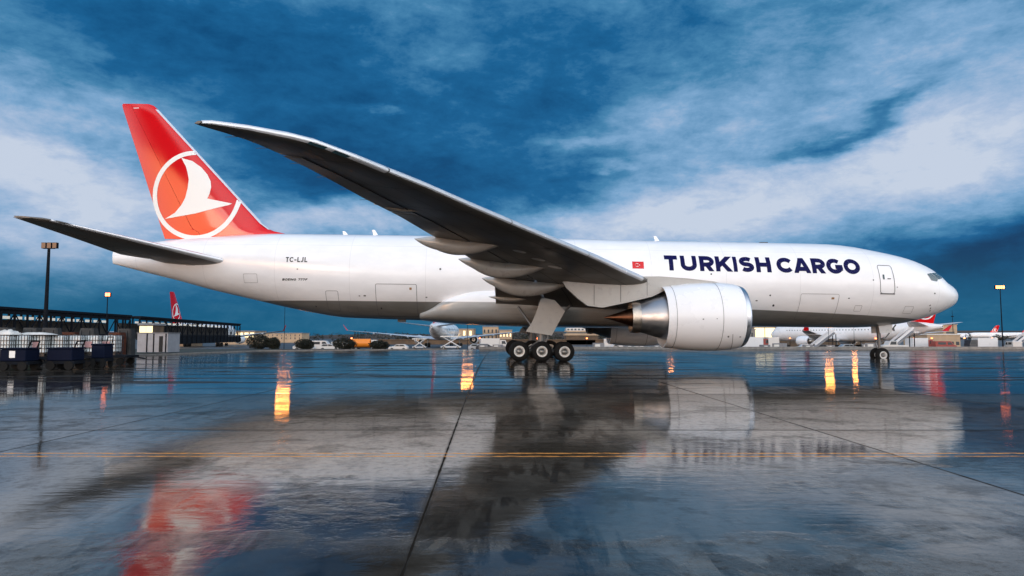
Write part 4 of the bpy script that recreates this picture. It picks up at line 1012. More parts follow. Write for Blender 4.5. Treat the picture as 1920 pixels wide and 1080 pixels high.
# ---- background airliners: one built, then copied
def build_airliner():
    root = empty('parked_airliner', (0, 0, 0))
    L = lambda u, v, w: Vector((30 - u, -v, w))
    F = Body(top=[(0, 4.3), (.3, 5.1), (1.5, 6.2), (3, 7.2), (5, 7.75), (8, 7.95), (45, 7.95), (52, 7.8), (58.4, 6.9)],
             bot=[(0, 4.2), (.3, 3.7), (1.5, 3.0), (4, 2.45), (7, 2.3), (40, 2.3), (46, 3.1), (52, 4.4), (58.4, 6.1)],
             wid=[(0, .05), (.3, .9), (1.5, 1.7), (4, 2.5), (7, 2.82), (42, 2.82), (48, 2.3), (54, 1.2), (58.4, .3)])
    uu = [0, .1, .3, .8, 1.5, 2.2, 3, 4, 5, 6.5, 8, 14, 20, 26, 32, 38, 42, 44, 46, 48, 50, 52, 54, 56, 57.5, 58.4]
    fu = F.mesh(uu, 32, L).build('fuselage', 'white', root, smooth=50)
    b = MB(); b.lathe(L(58.2, 0, 6.5), (-1, 0, 0), [(.2, .01), (.22, .22)], 12); b.build('exhaust_outlet', 'black', fu)
    for k in range(3):
        b = MB(); q = [F.surf(u, z, .02) for u, z in ((0, 0),)] if 0 else None
    for s_ in (1, -1):
        b = MB(); pts = []
        for u, z in ((1.5, 5.75), (2.9, 5.85), (3.0, 6.35), (2.0, 6.35)):
            v = F.v_at(u, z) + .03; pts.append(L(u, s_ * v, z))
        b.add(pts, [(0, 1, 2, 3)]); b.build('cockpit_window', 'windark', fu)
        for u0 in [9 + 1.06 * k for k in range(36)]:
            b = MB(); v = F.v_at(u0, 5.75) + .02; b.add([L(u0 + a, s_ * v, 5.75 + c) for a, c in ((-.14, -.2), (.14, -.2), (.14, .2), (-.14, .2))], [(0, 1, 2, 3)])
            b.build('cabin_window', 'windark', fu)
        tab = [(2.0, 18.8, 2.7, 30.6, 2.5, 1.3), (9.5, 24.2, 3.4, 31.2, 3.3, .8), (20, 32, 4.4, 36.3, 4.5, .45), (28.6, 38.5, 5.2, 41.0, 5.35, .2), (29.2, 39.2, 5.4, 41.2, 5.5, .1)]
        S = Surf(tab, lambda v, u, z, n, s_=s_: L(u, s_ * v, z + n), .1)
        wg = S.piece(2, 29.2, 0, 1, 10).build('wing', 'fairing', root, smooth=40)
        b = MB(); b.loft([[L(39.2, s_ * 29.1, 5.4), L(40.2, s_ * 29.25, 5.38), L(41.3, s_ * 29.1, 5.45), L(40.2, s_ * 29.0, 5.5)], [L(41.0, s_ * 30.1, 7.2), L(41.4, s_ * 30.16, 7.2), L(41.9, s_ * 30.1, 7.25), L(41.4, s_ * 30.05, 7.22)]])
        b.build('winglet', 'red', wg)
        for v in (6.5, 11.5, 16.5, 21.5):
            ul, zl, ut, zt, t = S.f(v); b = MB(); b.lathe(L(ut - 3.2, s_ * v, zt - .25), (-1, 0, 0), [(0, .02), (.8, .28), (2.4, .34), (3.8, .2), (4.4, .02)], 10)
            b.build('flap_track_fairing', 'fairing', wg, smooth=60)
        O = L(19.8, s_ * 9.4, 2.45)
        b = MB(); b.lathe(O, (-1, 0, 0), [(.9, 1.2), (.05, 1.28), (0, 1.36), (.2, 1.48), (1.5, 1.56), (3, 1.5), (4.2, 1.28), (4.2, 1.18), (3, 1.1)], 28, close=True); en = b.build('engine_nacelle', 'white', root, smooth=45)
        b = MB(); b.lathe(O, (-1, 0, 0), [(1.0, .1), (1.0, 1.22)], 24); b.build('fan_disc', 'dark', en); b = MB(); b.lathe(O, (-1, 0, 0), [(3.6, .3), (3.6, 1.15)], 24); b.build('bypass_duct', 'dark', en)
        b = MB(); b.lathe(O, (-1, 0, 0), [(3.5, .8), (5.2, .55), (5.2, .3), (6.2, .05)], 20); b.build('exhaust_cone', 'hot', en, smooth=50)
        b = MB(); b.prism([L(21, s_ * 9.5, 3.9), L(25, s_ * 9.5, 3.55), L(28.6, s_ * 9.5, 3.2), L(25, s_ * 9.5, 2.9), L(21, s_ * 9.5, 3.6)], (0, .3 * -s_, 0)); b.build('pylon', 'fairing', root)
        tb = [(.8, 49.5, 6.5, 55.2, 6.6, .5), (9.7, 55.3, 7.6, 57.9, 7.7, .15)]
        S2 = Surf(tb, lambda v, u, z, n, s_=s_: L(u, s_ * v, z + n)); S2.piece(.8, 9.7, 0, 1, 8).build('tailplane', 'fairing', root, smooth=40)
        b = MB(); b.tube(L(30, s_ * 5.3, .7), L(30, s_ * 5.0, 3), .2, .2, 8); g = b.build('main_gear', 'strut', root)
        for du in (-.95, .95):
            for dv in (-.5, .5):
                b = MB(); b.tube(L(30 + du, s_ * (5.3 + dv) - .22, .7), L(30 + du, s_ * (5.3 + dv) + .22, .7), .68, .68, 18); b.build('tyre', 'tyre', g, smooth=40)
    b = MB(); b.tube(L(6.7, 0, .5), L(6.7, 0, 2.6), .12, .12, 8); g = b.build('nose_gear', 'strut', root)
    for dv in (-.3, .3):
        b = MB(); b.tube(L(6.7, dv - .15, .52), L(6.7, dv + .15, .52), .52, .52, 16); b.build('tyre', 'tyre', g, smooth=40)
    ft = [(7.2, 47.0, 56.0), (8.0, 48.2, 56.2), (16.6, 55.0, 58.8), (17.0, 55.6, 58.7)]
    b = MB(); rings = []
    for z, a, c in ft:
        ch = c - a; t = .42 if z < 9 else .14
        rings.append([L(a, 0, z), L(a + ch * .12, t * .8, z), L(a + ch * .4, t, z), L(c, 0.02, z), L(a + ch * .4, -t, z), L(a + ch * .12, -t * .8, z)])
    b.loft(rings); fn = b.build('tail_fin', 'red', root)
    def fs(s_):
        def f(u, z, o):
            a = float(np.interp(z, [7.2, 8, 16.6], [47, 48.2, 55])); c = float(np.interp(z, [7.2, 8, 16.6], [56, 56.2, 58.8])); q = (u - a) / (c - a)
            t = float(np.interp(z, [7.2, 8, 9, 16.6], [.42, .42, .40, .14]))
            y = t * float(np.interp(q, [0, .12, .4, 1], [0, .8, 1, .05])) + .03
            return L(u, s_ * (y + o), z)
        return f
    lb = [((u - 56.98) * .78 + 54.0, (z - 11.78) * .80 + 11.0) for u, z in bird]
    rg = [(54.0 + 2.45 * math.cos(R(a)), 11.0 + 2.5 * math.sin(R(a))) for a in range(0, 361, 15)]
    for s_ in (1, -1):
        f = fs(s_)
        keep = [q for q in ribbon(rg, .32) if all(float(np.interp(z, [7.2, 8, 16.6], [47, 48.2, 55])) < u < float(np.interp(z, [7.2, 8, 16.6], [56, 56.2, 58.8])) and z > 7.9 for u, z in q)]
        decal(keep, 'emblem_ring', 'rimw', fn, f, 1.0); decal([lb], 'emblem_bird', 'rimw', fn, f, .6)
    return root, F, L, fu
AIR, AF, AL, afu = build_airliner()
# registration letters on the side facing the apron
rsurf = lambda u, w, o: AL(u, -(AF.v_at(u, w) + .03 + o), w)
lettering([('L', 0, 9), ('A', 11, 21)], 'registration_lettering', 'black', afu, rsurf, 46.2, 48.0, 5.6, 5.6, .8, .2) if False else None
def mirror_lettering(chars, u_left, scale, z0, H):
    polys = []
    for ch, a in chars:
        for q in glyph(ch, .75, .2): polys.append([(u_left + a + X * H, z0 + Y * H) for X, Y in q])
    return decal(polys, 'registration_lettering', 'black', afu, rsurf, .6)
mirror_lettering([('L', 0), ('A', .9)], 45.2, 1, 5.3, .85)
GA = 'airliners parked beyond the apron'
tag(AIR, 'white airliner with red tail seen from behind, parked beyond the cargo jet nose', 'airliner', GA)
def place(o, px, Y, d, py_dummy=None, utail=58.4, s=1.0):
    X = (px - 960) / 1280 * Y; d = Vector((d[0], d[1])).normalized(); back = (utail - 30) * s
    cx_, cy_ = X + d.x * back, Y + d.y * back
    o.location = (cx_, cy_, gz(min(cy_, 174)) if cy_ < 174 else -2); o.rotation_euler = (0, 0, math.atan2(d.y, d.x)); o.scale = (s, s, s)
place(AIR, 1766, 165, (-.42, .907), s=.92)
for (px, Y, d, s, lab) in ((810, 196, (.02, 1), 1, 'white airliner seen tail-on under the rear fuselage, wings spread both ways'),
                           (318, 205, (-.08, .99), 1, 'airliner whose red tail fin rises behind the dark steel pier'),
                           (1872, 640, (-.93, .37), .8, 'distant airliner with red tail just left of the right-hand lamp mast'),
                           (1936, 600, (-.93, .37), .85, 'distant airliner at the right edge, its red tail cut by the frame'),
                           (1462, 330, (.9, .43), .8, 'small distant airliner tail in front of the lit terminal hall')):
    c = copy_tree(AIR); place(c, px, Y, d, s=s); c['label'] = lab

# ---- vehicles
def wheels(root, xs, y, r, w=.22):
    for x in xs:
        for s_ in (-1, 1):
            b = MB(); b.tube((x, s_ * y - w / 2, r), (x, s_ * y + w / 2, r), r, r, 16); o = b.build('wheel', 'tyre', root, smooth=40)
            b = MB(); b.tube((x, s_ * (y + w / 2) - .01, r), (x, s_ * (y + w / 2) + .02, r), r * .55, r * .5, 12); b.build('rim', 'hub', o)
def car(name, prof, W, paint, glass, wx, r, extra=None):
    root = empty(name)
    b = MB(); n = len(prof); b.prism([(x, -W / 2, z) for x, z in prof], (0, W, 0)); b.build('body', paint, root, bevel=.06)
    for g in glass:
        for s_ in (-1, 1):
            b = MB(); b.prism([(x, s_ * (W / 2 + .004), z) for x, z in g], (0, s_ * .012, 0)); b.build('window', 'windark', root)
    wheels(root, wx, W / 2 - .1, r)
    L0 = prof[0][0]; L1 = max(p[0] for p in prof)
    for s_ in (-1, 1):
        b = MB(); b.box(L1 - .05, L1 + .02, s_ * W * .36 - .12, s_ * W * .36 + .12, .62, .78); b.build('headlight', 'rimw', root)
        b = MB(); b.box(L0 - .02, L0 + .05, s_ * W * .40 - .08, s_ * W * .40 + .08, .65, .88); b.build('tail_light', 'redcar', root)
    return root
def V_car(paint): return car('parked_car', [(-2.1, .35), (-2.15, .85), (-1.95, 1.0), (-1.35, 1.42), (.25, 1.42), (.95, .98), (1.9, .85), (2.1, .6), (2.1, .35)], 1.75, paint, [[(-1.6, .98), (-1.25, 1.33), (-.35, 1.33), (-.35, .98)], [(-.25, .98), (-.25, 1.33), (.2, 1.33), (.75, .98)]], (-1.3, 1.3), .33)
def V_van(paint): return car('parked_van', [(-2.5, .4), (-2.5, 2.1), (-2.35, 2.2), (1.1, 2.2), (1.7, 1.45), (2.45, 1.15), (2.55, .7), (2.55, .4)], 1.9, paint, [[(.35, 1.35), (.35, 1.95), (1.05, 1.95), (1.5, 1.4)], [(-1.9, 1.4), (-1.9, 1.95), (-.1, 1.95), (-.1, 1.4)]], (-1.6, 1.65), .36)
def V_truck(paint, box):
    root = car('box_truck', [(1.5, .5), (1.5, 2.5), (1.6, 2.6), (2.9, 2.55), (3.25, 1.6), (3.3, .5)], 2.2, paint, [[(1.9, 1.6), (1.9, 2.35), (2.75, 2.35), (3.05, 1.6)]], (-2.1, 2.3), .45)
    b = MB(); b.box(-3.3, 1.4, -1.15, 1.15, .85, 3.0); b.build('cargo_box', box, root, bevel=.04)
    b = MB(); b.box(-3.3, 1.5, -.5, .5, .55, .85); b.build('chassis', 'dark', root); return root
def V_tanker():
    root = car('tanker_truck', [(2.2, .5), (2.2, 2.4), (2.3, 2.5), (3.4, 2.45), (3.75, 1.5), (3.8, .5)], 2.2, 'whitevan', [[(2.6, 1.5), (2.6, 2.25), (3.25, 2.25), (3.5, 1.5)]], (-2.4, -1.3, 2.9), .45)
    b = MB(); b.lathe((-3.4, 0, 1.75), (1, 0, 0), [(0, .01), (.06, .7), (.2, 1.0), (5.2, 1.0), (5.35, .7), (5.4, .01)], 24); b.build('tank', 'orange', root, smooth=40)
    b = MB(); b.box(-3.4, 2.1, -.6, .6, .55, .8); b.build('chassis', 'dark', root); return root
def V_pick(paint): return car('tow_tractor', [(-2.2, .4), (-2.2, 1.0), (-.3, 1.05), (-.25, 1.75), (.9, 1.75), (1.15, 1.1), (2.2, 1.0), (2.2, .4)], 1.8, paint, [[(-.1, 1.1), (-.1, 1.65), (.8, 1.65), (1.0, 1.1)]], (-1.4, 1.4), .38)
G_V = 'vehicles parked beyond the apron'
protos = {}
def put(kind, key, px, Y, rz, lab, cat, maker):
    if key not in protos: protos[key] = maker(); o = protos[key]
    else: o = copy_tree(protos[key])
    o.location = ((px - 960) / 1280 * Y, Y, gz(Y)); o.rotation_euler = (0, 0, rz)
    tag(o, lab, cat, G_V)
vw = lambda: V_van('whitevan'); cw = lambda: V_car('whitevan'); cs_ = lambda: V_car('silver'); cd = lambda: V_car('darkcar')
for (k, key, px, Y, rz, lab, cat, mk_) in (
    ('van', 'vanw', 604, 150, 0, 'white van parked between the second and third dark bushes, further left of the pair', 'van', vw),
    ('van', 'vanw', 641, 175, .3, 'white van showing above the wide dark bush left of the orange tanker', 'van', vw),
    ('car', 'carw', 572, 140, 0, 'low white car at the foot of the dark bush left of the vans', 'car', cw),
    ('car', 'carw', 620, 138, .1, 'white car in front of the white vans', 'car', cw),
    ('car', 'carw', 748, 150, 3.1, 'white car left of the tail-on airliner, right of the lowest bush', 'car', cw),
    ('car', 'cars', 898, 140, 0, 'silver car below the right engine of the tail-on airliner', 'car', cs_),
    ('truck', 'tan', 681, 160, 0, 'orange tanker truck between two dark bushes', 'tanker', V_tanker),
    ('truck', 'trkw', 925, 170, .2, 'white box truck right of the tail-on airliner', 'truck', lambda: V_truck('whitevan', 'whitevan')),
    ('car', 'card', 912, 138, .1, 'dark car left of the main wheels', 'car', cd),
    ('truck', 'trkw', 1140, 175, 1.45, 'white box truck seen end-on, right of the main wheels', 'truck', None),
    ('car', 'carw', 1162, 150, 0, 'low white car right of the end-on box truck', 'car', cw),
    ('van', 'vanw', 1190, 165, .2, 'white van left of the engine, beyond the barrier', 'van', vw),
    ('car', 'cars', 1212, 150, 3.1, 'silver car nearest the engine on its left', 'car', cs_),
    ('car', 'card', 1228, 140, 3.1, 'dark car under the rear of the engine', 'car', cd),
    ('truck', 'trkr', 1414, 150, .1, 'red cab truck with pale box in front of the white tent', 'truck', lambda: V_truck('redcar', 'fairing')),
    ('truck', 'trkw', 1441, 152, 1.5, 'white box truck seen end-on beside the red cab truck', 'truck', None),
    ('car', 'carw', 1505, 160, 3.1, 'white car alone before the dark brown wall', 'car', cw),
    ('tug', 'pick', 1672, 118, 3.14, 'white tow tractor right behind the nose wheels', 'tow tractor', lambda: V_pick('whitevan')),
    ('truck', 'trkr', 1722, 165, .3, 'red cab truck under the tail of the right-hand airliner', 'truck', None),
    ('van', 'vanr', 1767, 160, 0, 'small red van left of the pale box truck on the right', 'van', lambda: V_van('redcar')),
    ('truck', 'trkg', 1836, 162, 3.14, 'pale grey box truck left of the right-hand lamp mast', 'truck', lambda: V_truck('darkcar', 'fairing')),
    ('van', 'vanw', 1896, 160, 1.3, 'white van right of the right-hand lamp mast', 'van', vw),
    ('car', 'cars', 1590, 150, 0, 'silver car below the engine of the right-hand airliner', 'car', cs_),
    ('car', 'card', 1541, 170, 0, 'dark car left of the silver car under the right-hand airliner', 'car', cd)):
    put(k, key, px, Y, rz, lab, cat, mk_)
# passenger stairs and scissor loaders beside the airliners
def V_stairs():
    root = empty('boarding_stairs')
    b = MB(); b.bar((-3, 0, .7), (2.2, 0, 4.3), 1.6, .35); b.build('flight', 'roofgrey', root)
    b = MB(); b.bar((-3, -.82, 1.5), (2.2, -.82, 5.1), .08, .5); b.bar((-3, .82, 1.5), (2.2, .82, 5.1), .08, .5); b.build('side_panel', 'fairing', root)
    b = MB(); b.box(2.1, 3.6, -.9, .9, 4.0, 4.2); b.build('platform', 'fairing', root)
    b = MB(); b.box(-3, 2.8, -.9, .9, .35, .6); b.bar((2.4, -.7, .6), (2.4, -.7, 4), .14); b.bar((2.4, .7, .6), (2.4, .7, 4), .14); b.build('chassis', 'steel', root)
    wheels(root, (-2.2, 2.2), .85, .35); return root
def V_loader():
    root = empty('scissor_loader')
    b = MB(); b.box(-2.8, 2.8, -1.1, 1.1, .45, .8); b.build('chassis', 'fairing', root)
    b = MB()
    for s_ in (-1, 1): b.bar((-2.2, s_ * .9, .8), (2.2, s_ * .9, 3.4), .18); b.bar((2.2, s_ * .8, .8), (-2.2, s_ * .8, 3.4), .18)
    b.build('scissor_arms', 'fairing', root)
    b = MB(); b.box(-2.9, 2.9, -1.2, 1.2, 3.4, 3.7); b.bar((-2.9, -1.2, 4.4), (2.9, -1.2, 4.4), .06); b.build('platform', 'cloth', root)
    wheels(root, (-2, 2), 1.0, .4); return root
G_S = 'boarding stairs at the parked airliners'
s0 = V_stairs(); tag(s0, 'white boarding stairs on the left of the right-hand airliner, below its wing', 'stairs', G_S); p = (1545 - 960) / 1280 * 165; s0.location = (p, 165, -1.9); s0.rotation_euler.z = .1
c = copy_tree(s0); tag(c, 'white boarding stairs near the nose wheels, before the right-hand airliner body', 'stairs', G_S); c.location = ((1690 - 960) / 1280 * 150, 150, -1.6); c.rotation_euler.z = .2
c = copy_tree(s0); tag(c, 'white boarding stairs at the right edge of the picture', 'stairs', G_S); c.location = ((1916 - 960) / 1280 * 165, 165, -1.9)
s1 = V_loader(); tag(s1, 'pale scissor loader right of the tail-on airliner body', 'loader', 'scissor loaders at the tail-on airliner'); s1.location = ((846 - 960) / 1280 * 192, 192, -2)
c = copy_tree(s1); tag(c, 'pale scissor loader left of the tail-on airliner body', 'loader', 'scissor loaders at the tail-on airliner'); c.location = ((787 - 960) / 1280 * 196, 196, -2); c.scale = (.7, .7, .8)

# ---- lamp masts
def mast(px, py, Y, lab, lit=True, heads=3, r=.16, zb=None, lens='lampw'):
    T_ = at(px, py, Y); z0 = gz(Y) if zb is None else zb; H = T_.z - z0
    e = empty('lamp_mast', (T_.x, Y, z0), 0, lab, 'lamp mast', 'floodlight masts around the apron')
    b = MB(); b.tube((0, 0, 0), (0, 0, H - .2), r, r * .55, 12); b.box(-r * 2, r * 2, -r * 2, r * 2, 0, .15); b.build('pole', 'steel', e)
    b = MB(); b.box(-.16 * heads - .12, .16 * heads + .12, -.1, .1, H - .26, H - .18); b.build('crossarm', 'steel', e)
    for k in range(heads):
        x = (k - (heads - 1) / 2) * (.58 if not lit else (.34 if px in (202, 1875) else .5))
        b = MB(); q_ = .7 if px in (202, 1875) else 1; b.box(x - .24 * q_, x + .24 * q_, -.02, .3, H - .2, H + .42 * q_); hd = b.build('floodlight', 'steel', e)
        b = MB(); b.box(x - .21 * q_, x + .21 * q_, -.05, -.025, H - .17, H + .39 * q_); b.build('lens', lens if lit else 'windark', hd)
    return e
e = mast(92, 462, 72, 'tall dark unlit mast with three round floodlights rising from the left pier', False, 3, .24, 0)
for (px, py, Y, h, lab) in ((202, 553, 96, 2, 'glowing orange lamp mast above the left pier'), (1875, 539, 104, 4, 'lamp mast with a lit bank of floodlights at the far right'),
                            (535, 545, 100, 4, 'lit floodlight mast behind the rear fuselage, glowing long on the apron left of centre'),
                            (877, 560, 118, 4, 'lit floodlight mast behind the fuselage above the tail-on airliner, glowing on the wet apron'),
                            (1552, 578, 120, 3, 'lit floodlight mast behind the forward fuselage, between engine and nose wheels'),
                            (1255, 568, 110, 2, 'lit lamp mast hidden behind the engine'),
                            (1600, 592, 140, 2, 'lower lit lamp mast behind the forward fuselage, left of the nose wheels')):
    mast(px, py, Y, lab, True, h, .10 if px in (202, 1875) else .045, lens='lampnear' if px in (202, 1875) else 'lampw')
# low work lamps among the vehicles
for (px, py, Y, lab) in ((1222, 646, 150, 'low orange work lamp beside the engine'), (566, 650, 120, 'small lamp post among the bushes'), (1170, 640, 190, 'small lamp post behind the white vans')):
    p = at(px, py, Y); z0 = gz(Y); e = empty('work_lamp', (p.x, Y, z0), 0, lab, 'lamp', 'low lamps beyond the apron')
    b = MB(); b.tube((0, 0, 0), (0, 0, p.z - z0 - .1), .05, .04, 8); b.build('pole', 'steel', e)
    b = MB(); b.lathe((0, 0, p.z - z0 - .1), (0, 0, 1), [(0, .05), (.05, .18), (.2, .2), (.3, .1), (.32, .01)], 14); b.build('lamp_head', 'lamp', e, smooth=50)

# freight containers and more small lamps in the clutter beyond the barrier
def V_box():
    root = empty('freight_container')
    b = MB(); b.prism([(-1.2, -.8, .15), (.8, -.8, .15), (1.2, -.8, .55), (1.2, -.8, 1.75), (-1.2, -.8, 1.75)], (0, 1.6, 0)); b.build('shell', 'roofgrey', root)
    b = MB(); b.box(-1.25, .85, -.85, .85, .05, .145); b.build('base', 'steel', root)
    b = MB(); b.box(-.8, .3, -.83, -.805, .45, 1.5); b.build('curtain', 'cloth', root)
    return root
rc = random.Random(21); BX = V_box()
for k in range(22):
    px = rc.choice([rc.uniform(1085, 1240), rc.uniform(1600, 1800), rc.uniform(900, 945), rc.uniform(1430, 1600)]); Y = rc.uniform(126, 172)
    o = BX if k == 0 else copy_tree(BX); o.location = ((px - 960) / 1280 * Y, Y, gz(Y)); o.rotation_euler.z = rc.uniform(-.5, .5); s_ = rc.uniform(.6, .95); o.scale = (s_, s_, s_)
    tag(o, 'pale freight container standing among the vehicles beyond the barrier', 'container', 'freight containers beyond the barrier')
WL = None
for k in range(12):
    px = [1008, 1100, 1430, 1480, 1524, 1640, 1712, 1745, 1806, 1858, 900, 660][k]; Y = 178 + 9 * (k % 5)
    if WL is None:
        WL = empty('site_light'); b = MB(); b.tube((0, 0, 0), (0, 0, 2.9), .06, .05, 6); b.build('pole', 'steel', WL)
        b = MB(); b.lathe((0, 0, 2.85), (0, 0, 1), [(0, .04), (.06, .2), (.24, .22), (.34, .1), (.36, .01)], 12); b.build('lamp_head', 'lampnear', WL, smooth=50); o = WL
    else: o = copy_tree(WL)
    o.location = ((px - 960) / 1280 * Y, Y, -2); tag(o, 'small peach-coloured site light on a short pole in the far clutter', 'lamp', 'site lights in the far clutter')

# ---- dark steel pier on the left, in two lengths
def pier(p0, p1, ztop, nb, lab, lights, deep=.8):
    a = Vector((p0[0], p0[1], 0)); c = Vector((p1[0], p1[1], 0)); Lg = (c - a).length; ang = math.atan2(c.y - a.y, c.x - a.x)
    e = empty('steel_pier', a, ang, lab, 'pier structure', 'steel pier along the left side')
    b = MB(); b.box(0, Lg, -.9, 3.2, ztop - .28, ztop); b.box(0, Lg, -.7, -.5, ztop - deep, ztop - .285); b.build('roof', 'steel', e)
    for k in range(nb + 1):
        x = Lg * k / nb; b = MB(); b.box(x - .1, x + .1, -.72, -.52, 0, ztop - deep - .002); b.build('post', 'steel', e); b = MB(); b.box(x - .1, x + .1, 2.8, 3.0, 0, ztop - .3); b.build('post', 'steel', e)
    for k in range(nb):
        x0, x1 = Lg * k / nb, Lg * (k + 1) / nb
        b = MB(); b.bar((x0 + .1, -.62, ztop - deep), (x1 - .1, -.62, 1.9), .1) if k % 2 == 0 else b.bar((x0 + .1, -.62, 1.9), (x1 - .1, -.62, ztop - deep), .1); b.build('brace', 'steel', e)
        if k in lights:
            b = MB(); b.box(x0 + .3, x1 - .3, 2.6, 2.65, ztop - deep - .42, ztop - deep - .08)
            b.build('clerestory_pane', 'coollit', e)
    b = MB(); b.box(0, Lg, -.65, -.6, 1.75, 1.95); b.box(0, Lg, -.5, -.42, 0, 1.7); b.build('parapet', 'steel', e)
    b = MB(); b.box(0, Lg, 2.7, 2.8, 1.2, ztop - deep - .5); b.build('rear_cladding', mat('grimy_cladding', (.05, .045, .04), .8, vary=.8, vscale=1.2), e)
    return e
pier((-57, 69), (-61, 108), 4.95, 16, 'near length of the dark steel pier with raised flat roof, at the left edge', range(0, 16))
pier((-65, 118), (-77, 192), 5.1, 22, 'far length of the dark steel pier, lower in view, under the distant red tail fin', range(2, 20), .7)
# lit building glimpsed through the pier
building('lit_office', 262, 287, 606, 113, 3.5, 'brownwall', [(.52, .9, 2, 'hanglit')], 'hanglit', 'bright yellow-lit office seen through the gap between the pier lengths', frac=.95)
building('lit_workshop', 335, 352, 612, 240, 12, 'cream', [(.5, .9, 2, 'hanglit')], 'hanglit', 'small yellow-lit workshop behind the far length of pier', frac=.8)
# white cabin
Y = 64; A = at(258, 625, Y); B_ = at(315, 625, Y); W = B_.x - A.x
e = empty('white_cabin', ((A.x + B_.x) / 2, Y, .05), 0, 'pale grey-white portable cabin with a dark doorway in front of the pier', 'cabin')
b = MB(); b.box(-W / 2, W / 2, 0, 2.3, .1, 1.85); b.build('wall', mat('dull_cabin_panel', (.33, .33, .35), .6, vary=.12), e)
b = MB(); b.box(-W / 2 - .06, W / 2 + .06, -.06, 2.36, 1.855, 1.93); b.build('roof', 'roofgrey', e)
b = MB(); b.box(W * .22, W * .34, -.03, .02, .12, 1.6); b.build('door', 'dark', e)
for x in (-.18, .04, .44): b = MB(); b.box(W * x - .05, W * x + .05, -.04, .02, .1, 1.84); b.build('corner_post', 'steel', e)
# portable equipment: fence panels between cabin and wagons
e = empty('mesh_fence', (0, 0, 0), 0, 'row of low dark mesh fence panels left of the white cabin', 'fence')
for k in range(7):
    x = -39.5 - k * 2.6; b = MB(); y = 61
    b.bar((x, y, 1.35), (x + 2.4, y, 1.35), .06); b.bar((x, y, .2), (x + 2.4, y, .2), .06)
    for j in range(9): b.bar((x + j * .3, y, 0), (x + j * .3, y, 1.35), .035)
    b.build('fence_panel', 'steel', e)

# ---- caged white tanks on dollies
def V_tank():
    root = empty('caged_tank')
    b = MB(); b.box(-.57, .57, -.47, .47, .16, 1.12); b.build('tank', 'plastic', root, bevel=.07)
    b = MB(); b.box(-.6, .6, -.5, .5, .0, .05); b.box(-.6, .6, -.5, .5, .1, .14)
    for x in (-.5, 0, .5):
        for y in (-.42, .42): b.box(x - .07, x + .07, y - .07, y + .07, .05, .1)
    b.build('pallet', 'cage', root)
    b = MB()
    for z in (.2, .42, .64, .86, 1.14):
        for s_ in (-1, 1): b.bar((-.61, s_ * .51, z), (.61, s_ * .51, z), .03); b.bar((s_ * .61, -.51, z), (s_ * .61, .51, z), .03)
    for k in range(8):
        x = -.6 + 1.2 * k / 7
        for s_ in (-1, 1): b.bar((x, s_ * .51, .14), (x, s_ * .51, 1.14), .026)
    for k in range(6):
        y = -.5 + k / 5
        for s_ in (-1, 1): b.bar((s_ * .61, y, .14), (s_ * .61, y, 1.14), .026)
    b.build('cage', 'cage', root)
    b = MB(); b.tube((0, 0, 1.1), (0, 0, 1.2), .11, .11, 14); b.build('filler_cap', 'cage', root)
    return root
def V_dolly():
    root = empty('cargo_dolly')
    b = MB(); b.box(-1.3, 1.3, -.75, .75, .42, .56); b.bar((1.3, 0, .48), (2.0, 0, .35), .07); b.build('deck', 'steel', root)
    for x in (-.9, .9):
        for s_ in (-1, 1):
            b = MB(); b.tube((x, s_ * .6 - .08, .2), (x, s_ * .6 + .08, .2), .2, .2, 16); b.build('wheel', 'tyre', root, smooth=40)
    b = MB()
    for x in (-1.2, -.4, .4, 1.2): b.bar((x, -.76, .46), (x, -.76, .25), .05)
    b.build('side_stop', 'steel', root)
    return root
TK = V_tank(); DL = V_dolly()
posT = ['leftmost caged white tank, cut by the left edge', 'second caged white tank from the left, tarpaulin on top', 'third caged white tank, with a faded pink placard', 'fourth caged white tank, left of the middle blue cart', 'fifth caged white tank, behind the middle blue cart', 'sixth caged white tank, with a pink patch', 'rightmost caged white tank, behind the right blue cart']
for k in range(7):
    px = 8 + k * 33; Y = 36.5 + k * .55
    o = TK if k == 0 else copy_tree(TK)
    o.location = (at(px, 660, Y).x, Y, .56); o.rotation_euler.z = .06; tag(o, posT[k], 'tank', 'caged white tanks on dollies'); o.scale = (.86, .86, 1.0)
    if k in (2, 5, 6):
        b = MB(); b.box(-.25, .25, -.545, -.535, .45, .8); b.build('placard', 'pinkpanel', o)
for k in range(4):
    o = DL if k == 0 else copy_tree(DL); px = 26 + k * 60; Y = 36.8 + k * .95
    o.location = (at(px, 660, Y).x, Y, 0); o.rotation_euler.z = .06
    tag(o, ['low dark dolly under the two leftmost caged tanks', 'low dark dolly under the third and fourth caged tanks', 'low dark dolly under the fifth and sixth caged tanks', 'low dark dolly under the rightmost caged tank'][k], 'dolly', 'low dollies carrying the caged tanks')
    # crumpled tarpaulins on two of the tanks
for (px, Y, lab, w, h) in ((14, 36.6, 'crumpled cream cloth bundle on the leftmost caged tank', .5, .26), (66, 37.4, 'flat white sheet spread over the caged tanks', 1.0, .12)):
    b = MB(); n = 12; vs = []; rr_ = random.Random(int(px))
    for i in range(n + 1):
        for j in range(n + 1):
            x = i / n * 2 - 1; y = j / n * 2 - 1; q = max(0, 1 - max(abs(x), abs(y)) ** 3)
            vs.append((x * w, y * .45, h * q * (.7 + .5 * rr_.random()) ))
    b.v = vs + [(v[0], v[1], -.02) for v in vs]; N = (n + 1) ** 2
    b.f = [(i * (n + 1) + j, (i + 1) * (n + 1) + j, (i + 1) * (n + 1) + j + 1, i * (n + 1) + j + 1) for i in range(n) for j in range(n)]
    b.f += [tuple(N + t for t in f[::-1]) for f in b.f]
    o = b.build('tarpaulin', 'cloth', smooth=70); o.location = (at(px, 630, Y).x, Y, 1.73); tag(o, lab, 'tarpaulin')
